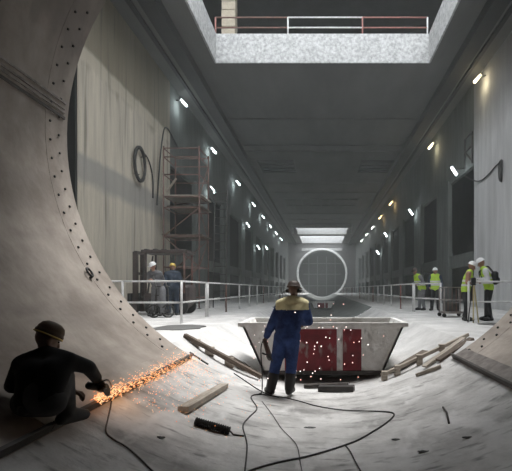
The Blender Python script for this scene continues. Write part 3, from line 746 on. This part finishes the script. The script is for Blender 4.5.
# second leaner tower behind, partly dark
SC2 = empty('scaffold_tower', (-5.05, 22.2, DECK), 0, 'narrow dark ladder scaffold behind the tall rusty tower', 'scaffold')
for x in (0, 0.6):
    bm = B(); tube(bm, [(x - 0.2, 0, 0), (x - 0.2, 0.4, 6.0)], 0.03, 6); obj('standard', bm, M_steel, SC2, True)
for k in range(14):
    bm = B(); z = 0.4 + k * 0.4; tube(bm, [(-0.2, 0.4 * z / 6, z), (0.4, 0.4 * z / 6, z)], 0.018, 6); obj('rung', bm, M_steel, SC2, True)

# ------------------------------------------------------------------ forklift and trolley
FK = empty('forklift', (-5.75, 16.4, DECK), 0, 'dark forklift with open overhead guard and mast behind the left railing', 'forklift')
bm = B(); box(bm, (-0.45, -0.5, 0.25), (1.05, 0.5, 0.75), 0.08); obj('chassis', bm, M_fork, FK)
bm = B(); box(bm, (0.75, -0.5, 0.35), (1.15, 0.5, 1.05), 0.1); obj('counterweight', bm, M_fork, FK)
bm = B(); box(bm, (0.15, -0.25, 0.75), (0.6, 0.25, 0.9), 0.04); box(bm, (0.52, -0.25, 0.9), (0.64, 0.25, 1.3), 0.04); obj('seat', bm, M_black, FK)
for x, y in ((-0.35, -0.48), (-0.35, 0.48), (0.98, -0.48), (0.98, 0.48)):
    bm = B(); tube(bm, [(x, y, 0.75), (x, y, 2.16)], 0.04, 6); obj('guard_post', bm, M_fork if x < 0 else M_rust, FK, True)
bm = B(); box(bm, (-0.5, -0.55, 2.14), (1.1, 0.55, 2.26), 0.02); rf = obj('guard_roof', bm, M_fork, FK)
for k in range(5):
    bm = B(); box(bm, (-0.4 + 0.3 * k, -0.5, 2.26), (-0.3 + 0.3 * k, 0.5, 2.29)); obj('roof_bar', bm, M_steel, rf)
for y in (-0.33, 0.33):
    bm = B(); box(bm, (-0.85, y - 0.06, 0.08), (-0.68, y + 0.06, 2.2), 0.01); obj('mast_rail', bm, M_fork, FK)
    bm = B(); tube(bm, [(-0.62, y, 0.5), (-0.40, y, 2.1)], 0.03, 6); obj('tilt_ram', bm, M_steel, FK, True)
    bm = B(); box(bm, (-1.85, y - 0.05, 0.1), (-0.85, y + 0.05, 0.15), 0.01); obj('fork', bm, M_steel, FK)
for z in (0.6, 1.4, 2.14):
    bm = B(); box(bm, (-0.82, -0.36, z), (-0.70, 0.36, z + 0.09)); obj('mast_crossbar', bm, M_fork, FK)
bm = B(); box(bm, (-1.0, -0.45, 0.12), (-0.9, 0.45, 0.75), 0.01); obj('carriage', bm, M_black, FK)
for x in (-0.1, 0.85):
    for y in (-0.5, 0.5):
        bm = B(); lathe(bm, [(0.12, -0.1), (0.26, -0.09), (0.28, -0.05), (0.28, 0.05), (0.26, 0.09), (0.12, 0.1)], 20, Matrix.Translation((x, y, 0.285)) @ Matrix.Rotation(PI / 2, 4, 'X')); w_ = obj('wheel', bm, M_black, FK, True)
        bm = B(); lathe(bm, [(0.10, -0.105), (0.10, 0.105)], 12, Matrix.Translation((x, y, 0.285)) @ Matrix.Rotation(PI / 2, 4, 'X')); obj('hub', bm, M_strip, w_, True)

TR = empty('cylinder_trolley', (-5.0, 14.3, DECK), 0, 'two wheeled steel trolley carrying a gas cylinder in front of the forklift', 'trolley')
for x in (-0.22, 0.22):
    bm = B(); 
    ringpts = [(x + 0.19 * math.cos(t), -0.02, 0.215 + 0.19 * math.sin(t)) for t in [2 * PI * i / 24 for i in range(24)]]
    tube(bm, ringpts, 0.024, 8, True); w_ = obj('wheel', bm, M_black, TR, True)
    for k in range(4):
        a = PI * k / 4; bm = B(); tube(bm, [(x - 0.18 * math.cos(a), -0.02, 0.215 - 0.18 * math.sin(a)), (x + 0.18 * math.cos(a), -0.02, 0.215 + 0.18 * math.sin(a))], 0.008, 5); obj('spoke', bm, M_steel, w_)
    bm = B(); tube(bm, [(x, 0.02, 0.215), (x * 0.8, 0.10, 0.9), (x * 0.7 - 0.18, 0.22, 1.32)], 0.022, 6); obj('handle_tube', bm, M_steel, TR, True)
for z in (0.4, 0.7, 0.98):
    bm = B(); tube(bm, [(-0.22, 0.02 + z * 0.09, z), (0.22, 0.02 + z * 0.09, z)], 0.018, 6); obj('crossbar', bm, M_steel, TR, True)
bm = B(); box(bm, (-0.2, -0.1, 0.10), (0.2, 0.22, 0.125)); obj('toe_plate', bm, M_steel, TR)
bm = B(); tube(bm, [(-0.3, -0.02, 0.215), (0.3, -0.02, 0.215)], 0.016, 6); obj('axle', bm, M_steel, TR, True)
GC = empty('gas_cylinder', (-4.98, 14.36, DECK + 0.127), 0, 'grey gas cylinder standing on the two wheeled trolley', 'gas cylinder')
bm = B(); lathe(bm, [(0.09, 0), (0.105, 0.02), (0.105, 0.72), (0.08, 0.82), (0.035, 0.87)], 18); obj('bottle', bm, M_grey, GC, True)
bm = B(); lathe(bm, [(0.03, 0.87), (0.03, 0.93), (0.045, 0.935), (0.045, 0.96)], 10); obj('valve', bm, M_strip, GC, True)
# trolley on the right
CT = empty('steel_trolley', (4.2, 14.9, DECK), 0.0, 'rusty steel cage trolley on small wheels beside the woman in the lime vest', 'trolley')
for x in (-0.32, 0.32):
    for y in (-0.3, 0.3):
        bm = B(); tube(bm, [(x, y, 0.14), (x, y, 0.95)], 0.022, 6); obj('corner_post', bm, M_strip, CT, True)
        bm = B(); lathe(bm, [(0.04, -0.025), (0.065, -0.02), (0.065, 0.02), (0.04, 0.025)], 14, Matrix.Translation((x, y, 0.066)) @ Matrix.Rotation(PI / 2, 4, 'X')); obj('wheel', bm, M_black, CT, True)
for z in (0.16, 0.55, 0.95):
    for y in (-0.3, 0.3):
        bm = B(); tube(bm, [(-0.32, y, z), (0.32, y, z)], 0.02, 6); obj('rail', bm, M_strip, CT, True)
    for x in (-0.32, 0.32):
        bm = B(); tube(bm, [(x, -0.3, z), (x, 0.3, z)], 0.02, 6); obj('rail', bm, M_strip, CT, True)
bm = B(); box(bm, (-0.33, -0.31, 0.12), (0.33, 0.31, 0.17), 0.01); obj('tray', bm, M_strip, CT)
for k in range(4):
    bm = B(); x = -0.2 + 0.13 * k; tube(bm, [(x, -0.3, 0.17), (x, -0.3, 0.95)], 0.01, 5); obj('cage_bar', bm, M_rust, CT, True)
bm = B(); box(bm, (-0.25, -0.22, 0.18), (0.2, 0.2, 0.48), 0.03); bx_ = obj('tool_chest', bm, M_stripd); bx_.location = (4.2, 14.9, DECK); tagp(bx_, 'dark tool chest inside the cage trolley', 'tool chest')
# survey tripod in front of the couple
TP = empty('survey_tripod', (4.0, 12.15, DECK), 0, 'yellow legged survey tripod in front of the woman in the lime vest', 'tripod')
M_trip = mat('tripod_yellow', (0.60, 0.52, 0.28), (0.45, 0.38, 0.2), 0.7, 6)
for k, a in enumerate((0.4, 2.5, 4.5)):
    bm = B(); e = V((0.16 * math.cos(a), 0.09 * math.sin(a), 0.01)); beam(bm, (0.02 * math.cos(a), 0.02 * math.sin(a), 1.0), e, 0.035, 0.022); lg = obj('leg', bm, M_trip if k != 1 else M_black, TP)
    bm = B(); cap(bm, e + V((0, 0, 0.06)), 0.02, e + V((0, 0, 0.012)), 0.01, 8); obj('foot', bm, M_steel, lg)
bm = B(); lathe(bm, [(0.06, 1.0), (0.065, 1.01), (0.065, 1.04), (0.05, 1.05)], 14); obj('head_plate', bm, M_black, TP, True)
bm = B(); box(bm, (-0.06, -0.05, 1.05), (0.06, 0.05, 1.2), 0.02); obj('instrument', bm, M_black, TP)

# ------------------------------------------------------------------ lamps
def lamp(nm, label, loc, sx, col, watts, tilt=0.5, ln=0.52, glow=14, yaw=0.0, br=0.34):
    A = empty('tube_lamp', loc, yaw, label, 'lamp', 'hall lamps')
    mm = mat('tube_' + nm, col, col, 0.4, 1, emit=(col, glow))
    d = V((-sx * math.cos(tilt), -0.25, -math.sin(tilt))).normalized() * ln / 2
    bm = B(); tube(bm, [-d, d], 0.055, 8); obj('tube', bm, mm, A, True)
    up_ = V((sx * 0.06, 0, 0.08))
    bm = B(); beam(bm, -d * 1.08 + up_, d * 1.08 + up_, 0.16, 0.05); obj('housing', bm, M_steel, A)
    bm = B(); tube(bm, [up_, up_ + V((sx * br, 0, 0.06))], 0.025, 6); obj('bracket', bm, M_steel, A, True)
    l = bpy.data.lights.new('lamp_light', 'POINT'); l.energy = watts; l.color = col; l.shadow_soft_size = 0.08
    lo = bpy.data.objects.new('lamp_light', l); COL.objects.link(lo); lo.parent = A; lo.location = (-sx * 0.10, 0, -0.22)
WHT, COLD, WARM, AMB = (0.95, 1.0, 0.95), (0.85, 0.97, 1.0), (1.0, 0.86, 0.55), (1.0, 0.66, 0.28)
ordn = ['nearest', 'second', 'third', 'fourth', 'fifth', 'sixth', 'seventh', 'eighth', 'ninth']
for i, (y, z) in enumerate(((24.3, 11.55), (31.0, 11.05), (40.0, 10.95), (49, 10.75), (57, 10.7), (65, 10.6), (73, 10.6), (82, 10.6))):
    lamp('cold', f'{ordn[i]} white tube lamp in the high row on the left wall', (-7.30, y, z), -1, COLD, 30, 0.85)
for i, (y, z, c, cn) in enumerate(((21.6, 11.6, WARM, 'warm'), (30.8, 11.3, WARM, 'warm'), (48.6, 10.8, AMB, 'amber'), (57.5, 10.7, AMB, 'amber'), (66.4, 10.6, WHT, 'white'), (75, 10.6, WHT, 'white'), (84, 10.6, WHT, 'white'))):
    lamp(cn, f'{ordn[i]} {"yellowish" if c in (WARM, AMB) else "white"} tube lamp in the high row on the right wall', (7.30, y, z), 1, c, 30, 0.85)
for i, (y, z) in enumerate(((30.1, 8.2), (44.2, 7.9), (51.4, 6.4), (59, 7.0))):
    lamp('cold', f'{ordn[i]} white lamp in the low row between the left columns', (-7.14, y, z), -1, COLD, 20, 0.9)
for i, (y, z) in enumerate(((24.9, 8.1), (37.0, 7.9), (51.5, 7.8), (58.9, 6.4))):
    lamp('cold', f'{ordn[i]} white lamp in the low row between the right columns', (7.14, y, z), 1, COLD, 20, -0.9, br=0.5 if i == 0 else 0.34)

# ------------------------------------------------------------------ wall hoses and cables
HC = empty('hose_coil', (-7.62, 19.1, 6.9), 0, 'black hose coil hung on the beige left wall', 'hose coil')
for k in range(6):
    rr = 0.60 + 0.035 * (k % 3) ; ox = 0.04 + 0.045 * (k // 3)
    bm = B(); tube(bm, [(ox, rr * 0.85 * math.cos(t) , rr * 1.08 * math.sin(t)) for t in [2 * PI * i / 40 for i in range(40)]], 0.034, 6, True); obj('hose_turn', bm, M_hose, HC, True)
for t in (0.7, 2.2, 4.0):
    bm = B(); tube(bm, [(-0.06, 0.58 * 0.85 * math.cos(t), 0.58 * 1.08 * math.sin(t)), (0.18, 0.64 * 0.85 * math.cos(t), 0.64 * 1.08 * math.sin(t))], 0.02, 6); obj('tie', bm, M_steel, HC)
def wire(name, label, cat, pts, r, m=M_hose, group=None, k=6):
    if name == 'floor_cable': r *= 0.72
    o = obj(name, tube(B(), smoothline(pts, k), r, 6), m, None, True); tagp(o, label, cat, group); return o
def lw(px, py, inn=0.05): # point on the left wall face
    y = F * (XW - inn) / (CX - px); return at(px, py, y)
def rw(px, py, inn=0.05):
    y = F * (XW - inn) / (px - CX); return at(px, py, y)
wire('air_hose', 'thin hose trailing down from the coil on the left wall', 'hose', [lw(141, 151), lw(147, 157), lw(151, 168), lw(153, 182), lw(153, 198)], 0.03, group='wall cables')
wire('power_cable', 'looping power cable hung beside the scaffold on the left wall', 'cable', [lw(157, 205), lw(159, 175), lw(161, 150), lw(164, 130), lw(167, 128), lw(171, 134), lw(175, 142), lw(178, 148)], 0.03, group='wall cables')
wire('power_cable', 'slack power cable running to the low lamp on the right wall', 'cable', [rw(465, 176, 0.35), rw(472, 180, 0.2), rw(480, 181), rw(488, 175), rw(496, 166), rw(502, 161)], 0.035, group='wall cables')
CC = empty('cable_coil', rw(502, 172, 0.08), 0, 'small cable coil hanging on the grey right wall', 'cable coil')
for k in range(3):
    bm = B(); tube(bm, [(-0.03 - 0.03 * k, (0.10 + 0.03 * k) * math.cos(t), 0.05 + 0.48 * math.sin(t) * (1 - 0.05 * k)) for t in [2 * PI * i / 28 for i in range(28)]], 0.018, 5, True); obj('cable_turn', bm, M_hose, CC, True)
FR = empty('pipe_frame', (7.72, 24.2, 8.15), 0, 'small dark pipe frame on the right wall above the low lamp', 'frame')
for a, b in (((0, -0.7, 0), (0, -0.7, 1.6)), ((0, 0.5, 0), (0, 0.5, 1.6)), ((0, -0.7, 1.6), (0, 0.5, 1.6)), ((0, -0.7, 0.9), (0, 0.5, 0.9)), ((0, -0.7, 0.1), (0, 0.5, 0.9))):
    bm = B(); tube(bm, [V(a) - V((0.05, 0, 0)), V(b) - V((0.05, 0, 0))], 0.04, 6); obj('pipe', bm, M_steel, FR, True)

# ------------------------------------------------------------------ on the tunnel floor
# steel angles along both sides of the invert
for sx, nm in ((-1, 'left'), (1, 'right')):
    E = empty('steel_angle', (sx * XS, 0, inv(XS)), 0, f'long steel angle along the {nm} side of the tunnel floor', 'steel angle', 'floor edge angles')
    tl = math.asin(XS / R)
    nrm = V((-sx * math.sin(tl), 0, math.cos(tl))); tan = V((sx * math.cos(tl), 0, math.sin(tl)))
    for k in range(4):
        ya, yb = (BACK + 0.5 + k * 4.05, BACK + 0.5 + (k + 1) * 4.05 - 0.02); yb = min(yb, MOUTH - 0.03)
        bm = B(); c = nrm * 0.015 + tan * 0.10
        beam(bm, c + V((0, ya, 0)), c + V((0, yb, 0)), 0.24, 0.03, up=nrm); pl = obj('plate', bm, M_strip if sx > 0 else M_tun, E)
        bm = B(); c = nrm * 0.04 - tan * 0.03
        beam(bm, c + V((0, ya, 0)), c + V((0, yb, 0)), 0.03, 0.09, up=nrm); obj('upstand', bm, M_stripd, E)
# lifting eye on the left lining
pL = V((0, 0, 0)); 
a_, b_ = (87 - CX) / F, (CY - 274) / F; h_ = EYE - AX
A_, B_, C_ = a_ * a_ + b_ * b_, 2 * b_ * h_, h_ * h_ - R * R
t_ = (-B_ + math.sqrt(B_ * B_ - 4 * A_ * C_)) / (2 * A_); pL = V((a_ * t_, t_, EYE + b_ * t_))
LE = empty('lifting_eye', pL, 0, 'black steel lifting eye fixed to the left tunnel lining', 'lifting eye')
nn = V((-pL.x, 0, AX - pL.z)).normalized()
yv = V((0, 1, 0)); tv = nn.cross(yv)
pts = [nn * 0.05 + yv * 0.055 * math.cos(t) + tv * 0.075 * math.sin(t) for t in [2 * PI * i / 20 for i in range(20)]]
bm = B(); tube(bm, pts, 0.016, 6, True); obj('ring', bm, M_black, LE, True)
bm = B(); cap(bm, nn * 0.0 + tv * -0.08, 0.02, nn * 0.05 + tv * -0.07, 0.022); obj('shank', bm, M_black, LE, True)

def plank(name, label, cat, a, b, w, t, m, group=None, roll=None, n=4, parent=None):
    a, b = V(a), V(b); c = (a + b) / 2; d = (b - a); L = d.length
    bm = B(); rr = random.Random(int(L * 1000))
    prev = None; q = d.to_track_quat('X', 'Z')
    for i in range(n + 1):
        x = -L / 2 + L * i / n; j = [rr.uniform(-0.004, 0.004) for _ in range(4)]
        ring = [bm.verts.new((x, sy * w / 2 + j[k], sz * t / 2 + j[k] * 0.5)) for k, (sy, sz) in enumerate(((-1, -1), (1, -1), (1, 1), (-1, 1)))]
        if prev:
            for k in range(4): bm.faces.new((prev[k], prev[(k + 1) % 4], ring[(k + 1) % 4], ring[k]))
        else: bm.faces.new(ring[::-1])
        prev = ring
    bm.faces.new(prev)
    o = obj(name, bm, m, parent); o.location = c; o.rotation_mode = 'QUATERNION'; o.rotation_quaternion = q
    if label: tagp(o, label, cat, group)
    return o
# formwork timbers over the lip of the channel
def lip(px, py):
    return onfloor(px, py)
a = V((1.03, 7.95, inv(1.03) + 0.10)); b = V((2.70, 8.5, DECK + 0.06))
RB = empty('formwork_timber', (0, 0, 0), 0, 'long timber rail on small blocks leading up the right side of the channel', 'timber', 'formwork timbers')
plank('rail', None, None, a, b, 0.06, 0.055, M_wood, parent=RB)
for t in (0.03, 0.17, 0.42, 0.68):
    c = a.lerp(b, t); fz = min(inv(min(c.x, EDGE)), DECK)
    bm = B(); box(bm, (c.x - 0.05, c.y - 0.06, fz - 0.005), (c.x + 0.05, c.y + 0.05, c.z + 0.055), 0.008); obj('block', bm, M_wood, RB)
plank('timber_plank', 'dark plank lying behind the long rail on the right slope', 'plank', (1.32, 8.30, inv(1.32) + 0.06), (1.95, 8.65, inv(1.95) + 0.07), 0.16, 0.05, M_woodd, 'planks')
plank('timber_plank', 'grey plank lying along the right slope in front of the long rail', 'plank', (1.95, 7.72, inv(1.95) + 0.05), (2.62, 8.05, DECK + 0.03), 0.12, 0.045, M_woodd, 'planks')
plank('timber_plank', 'pale plank beside the rail on the right slope', 'plank', (1.72, 7.75, inv(1.72) + 0.05), (2.55, 8.25, DECK + 0.03), 0.10, 0.03, M_wood, 'planks')
plank('timber_offcut', 'short pale timber offcut near the foot of the right slope', 'timber', onfloor(416, 377, 0.03), onfloor(441, 368, 0.03), 0.07, 0.05, M_wood)
a = V((-1.05, 7.95, inv(1.05) + 0.07)); b = V((-2.52, 8.45, DECK + 0.05))
LB = empty('formwork_timber', (0, 0, 0), 0, 'long dark timber rail leading up the left side of the channel', 'timber', 'formwork timbers')
plank('rail', None, None, a, b, 0.08, 0.07, M_woodd, parent=LB)
for t in (0.40, 0.66, 0.85):
    c = a.lerp(b, t); fz = min(inv(min(-c.x, EDGE)), DECK)
    bm = B(); box(bm, (c.x - 0.09, c.y, fz - 0.01), (c.x + 0.06, c.y + 0.12, c.z + 0.03), 0.008); obj('block', bm, M_wood, LB)
plank('timber_plank', 'dark plank lying beside the skip on the left slope', 'plank', (-1.35, 8.30, inv(1.35) + 0.06), (-1.75, 8.6, inv(1.75) + 0.07), 0.16, 0.05, M_woodd, 'planks')
plank('steel_bar', 'thin steel bar lying at the left edge of the tunnel mouth', 'bar', onfloor(190, 353, 0.012), onfloor(208, 365, 0.012), 0.03, 0.02, M_stripd)
# plank near the sparks
plank('timber_plank', 'weathered plank lying on the tunnel floor between the sparks and the cables', 'plank', onfloor(183, 413, 0.04), onfloor(224, 388, 0.035), 0.13, 0.07, M_wood, 'planks')
# black ribbed tool
pa, pb = onfloor(195, 425, 0.045), onfloor(230, 435, 0.045)
RT = empty('ribbed_hose_end', pa, 0, 'black ribbed hose end lying on the tunnel floor below the plank', 'hose end')
d = pb - pa
rad = []; pts = []
for i in range(33):
    pts.append(d * i / 32); rad.append(0.048 if i % 2 else 0.036)
bm = B(); tube(bm, pts, rad, 12); obj('sleeve', bm, M_black, RT, False)
bm = B(); tube(bm, [d, d * 1.1 + V((0, 0, -0.03)), onfloor(244, 437, 0.012) - pa], 0.010, 6); obj('tail_rod', bm, M_steel, RT, True)
# steel pieces in front of skip
plank('steel_section', 'dark steel section lying in front of the skip, nearest the camera', 'steel section', onfloor(319, 391, 0.045), onfloor(354, 391, 0.045), 0.15, 0.09, M_steel, 'steel sections')
plank('steel_section', 'thinner dark steel section lying close against the skip', 'steel section', onfloor(304, 388, 0.03), onfloor(348, 386, 0.03), 0.10, 0.06, M_stripd, 'steel sections')
# damp sheets on the decks
def sheet(label, x, y, rx, ry, seed):
    rr = random.Random(seed); bm = B()
    t_, b_ = [], []
    for k in range(18):
        a = 2 * PI * k / 18; q = 1 + rr.uniform(-0.12, 0.12)
        t_.append(bm.verts.new((rx * q * math.cos(a), ry * q * math.sin(a), 0.025))); b_.append(bm.verts.new((rx * q * math.cos(a), ry * q * math.sin(a), -0.02)))
    bm.faces.new(t_)
    for k in range(18): bm.faces.new((t_[k], b_[k], b_[(k + 1) % 18], t_[(k + 1) % 18]))
    o = obj('rubber_mat', bm, M_puddle); o.location = (x, y, DECK); tagp(o, label, 'mat', 'deck mats')
sheet('dark worn mat on the deck beside the left tunnel rim', -3.3, 10.6, 0.55, 0.75, 1)
sheet('dark worn mat on the deck in front of the survey tripod', 4.35, 11.6, 0.4, 0.4, 2)

# cables on the floor
def fl(pts, lift=0.012): return [onfloor(x, y, lift) for x, y in pts]
wire('floor_cable', 'black cable running from the boots of the man in blue towards the camera', 'cable', fl([(279, 398), (268, 396), (258, 395), (251, 398), (257, 409), (249, 418), (243, 427), (247, 446), (244, 480)]), 0.011, group='floor cables')
wire('floor_cable', 'black cable running down the left slope to the boots of the man in blue', 'cable', fl([(234, 374), (246, 382), (258, 390), (270, 396), (283, 398), (300, 402), (318, 407), (345, 411), (375, 412)]), 0.011, group='floor cables')
wire('floor_cable', 'thick black cable curving across the floor at right towards the bottom edge', 'cable', fl([(375, 412), (390, 413), (394, 416), (386, 424), (372, 433), (358, 441), (345, 446), (330, 451), (305, 458), (280, 463), (255, 470), (240, 477)]), 0.013, group='floor cables')
wire('floor_cable', 'short cable branching off towards the bottom edge right of centre', 'cable', fl([(345, 446), (350, 452), (355, 462), (361, 473), (366, 484)]), 0.010, group='floor cables')
wire('floor_cable', 'cable snaking from the crouching worker to the bottom edge', 'cable', [at(98, 384, 4.08), at(108, 380, 4.1), onfloor(112, 394, 0.05)] + fl([(111, 406), (108, 420), (106, 433), (114, 441), (126, 448), (140, 460), (152, 472), (165, 482)]), 0.010, group='floor cables')
wire('floor_cable', 'thin cable lying across the middle of the floor near the ribbed hose end', 'cable', fl([(262, 402), (272, 415), (282, 430), (296, 445), (300, 462), (303, 478)]), 0.006, group='floor cables')
gp = V((bx - 0.25, by + 0.07, z0 + 0.66))
wire('tool_cable', 'cable hanging from the grinder of the man in blue to the floor', 'cable', [gp + V((-0.03, 0.04, 0.2)), gp + V((-0.07, 0.0, 0.05)), gp + V((-0.05, -0.02, -0.35)), onfloor(262, 392, 0.02), onfloor(259, 395, 0.014)], 0.010, group='floor cables')
# small loose bits
for i, (x, y, wh) in enumerate(((396, 440, 'right of the thick curving cable'), (424, 452, 'below the bent rod'), (310, 428, 'inside the loop of the thick cable'), (160, 438, 'left of the ribbed hose end'), (468, 438, 'near the right tunnel wall'))):
    crumple('rubble_chip', onfloor(x, y, 0.004), 0.05 + 0.012 * (i % 3), 0.02, 0.012, M_puddle, 'small dark rubble chip on the floor ' + wh, 'rubble', 40 + i)['group'] = 'rubble chips on the floor'
bm = B(); p, q = onfloor(443, 408, 0.01), onfloor(449, 424, 0.01); 
o = obj('bent_rod', tube(B(), [p, (p + q) / 2 + V((0.01, 0, 0.03)), q], 0.012, 6), M_stripd, None, True); tagp(o, 'short bent rod lying on the right of the tunnel floor', 'rod')

# ------------------------------------------------------------------ sparks
def spark_mat(name, stops, strength):
    m = bpy.data.materials.new(name); m.use_nodes = True; nt = m.node_tree; N = nt.nodes
    b = N['Principled BSDF']; g = N.new('ShaderNodeNewGeometry'); r = N.new('ShaderNodeValToRGB')
    r.color_ramp.elements[0].color = (*stops[0], 1); r.color_ramp.elements[1].color = (*stops[-1], 1)
    for i, s in enumerate(stops[1:-1]):
        e = r.color_ramp.elements.new((i + 1) / (len(stops) - 1)); e.color = (*s, 1)
    nt.links.new(g.outputs['Random Per Island'], r.inputs[0]); nt.links.new(r.outputs[0], b.inputs['Emission Color'])
    b.inputs['Emission Strength'].default_value = strength; b.inputs['Base Color'].default_value = (0.1, 0.03, 0.01, 1)
    return m
def spark(bm, p, d, r):
    d = V(d); a, b = frame_of(d)
    vs = [bm.verts.new(p + d), bm.verts.new(p - d)] + [bm.verts.new(p + (a * math.cos(t) + b * math.sin(t)) * r) for t in (0, PI / 2, PI, 1.5 * PI)]
    for i in range(4):
        bm.faces.new((vs[0], vs[2 + i], vs[2 + (i + 1) % 4])); bm.faces.new((vs[1], vs[2 + (i + 1) % 4], vs[2 + i]))
bm = B(); rr = random.Random(11)
src = V((-2.10, 4.26, inv(2.10) + 0.10))
for i in range(1300):
    t = rr.random() ** 1.2
    sp = 0.02 + 0.05 * t
    x = -2.09 + rr.gauss(0, sp * 1.1); y = src.y + t * 3.25
    z = inv(x) + 0.10 * (1 - t) + abs(rr.gauss(0.03, sp)) + 0.012
    d = V((rr.gauss(0, 0.2), 1, rr.gauss(-0.03, 0.2))).normalized() * rr.uniform(0.008, 0.035)
    spark(bm, V((x, y, z)), d, rr.uniform(0.0022, 0.005))
for i in range(330):
    y = rr.uniform(4.8, 7.5); x = -2.0 + abs(rr.gauss(0, 0.42)); z = inv(x) + abs(rr.gauss(0, 0.05)) + 0.01
    spark(bm, V((x, y, z)), V((rr.gauss(0, 1), rr.gauss(0, 1), rr.gauss(0, 0.6))).normalized() * 0.009, 0.0042)
o = obj('grinding_sparks', bm, spark_mat('hot_sparks', [(1, 0.20, 0.04), (1, 0.42, 0.14), (1, 0.62, 0.36), (1, 0.5, 0.22)], 1.25))
tagp(o, 'stream of orange grinding sparks flying along the left floor edge', 'sparks', kind='stuff')
bm = B()
for i in range(105):
    y = rr.uniform(6.75, 8.3); px = rr.gauss(302, 36); py = rr.gauss(349, 22)
    if not 250 < px < 385 or not 300 < py < 385: continue
    p = at(px, py, y)
    if p.z < inv(min(abs(p.x), 2.4)) + 0.02: continue
    spark(bm, p, V((rr.gauss(0, 1), rr.gauss(0, 1), rr.gauss(0, 1))).normalized() * 0.013, 0.010)
o = obj('drifting_sparks', bm, spark_mat('drifting_sparks', [(1, 0.42, 0.34), (1, 0.75, 0.7), (1, 0.95, 0.9)], 2.0))
tagp(o, 'scattered pinkish sparks drifting around the man in blue and the skip', 'sparks', kind='stuff')
l = bpy.data.lights.new('spark_glow', 'POINT'); l.energy = 1.3; l.color = (1, 0.5, 0.18); l.shadow_soft_size = 0.1
lo = bpy.data.objects.new('spark_glow', l); COL.objects.link(lo); lo.location = src + V((0.12, 0.5, 0.12))
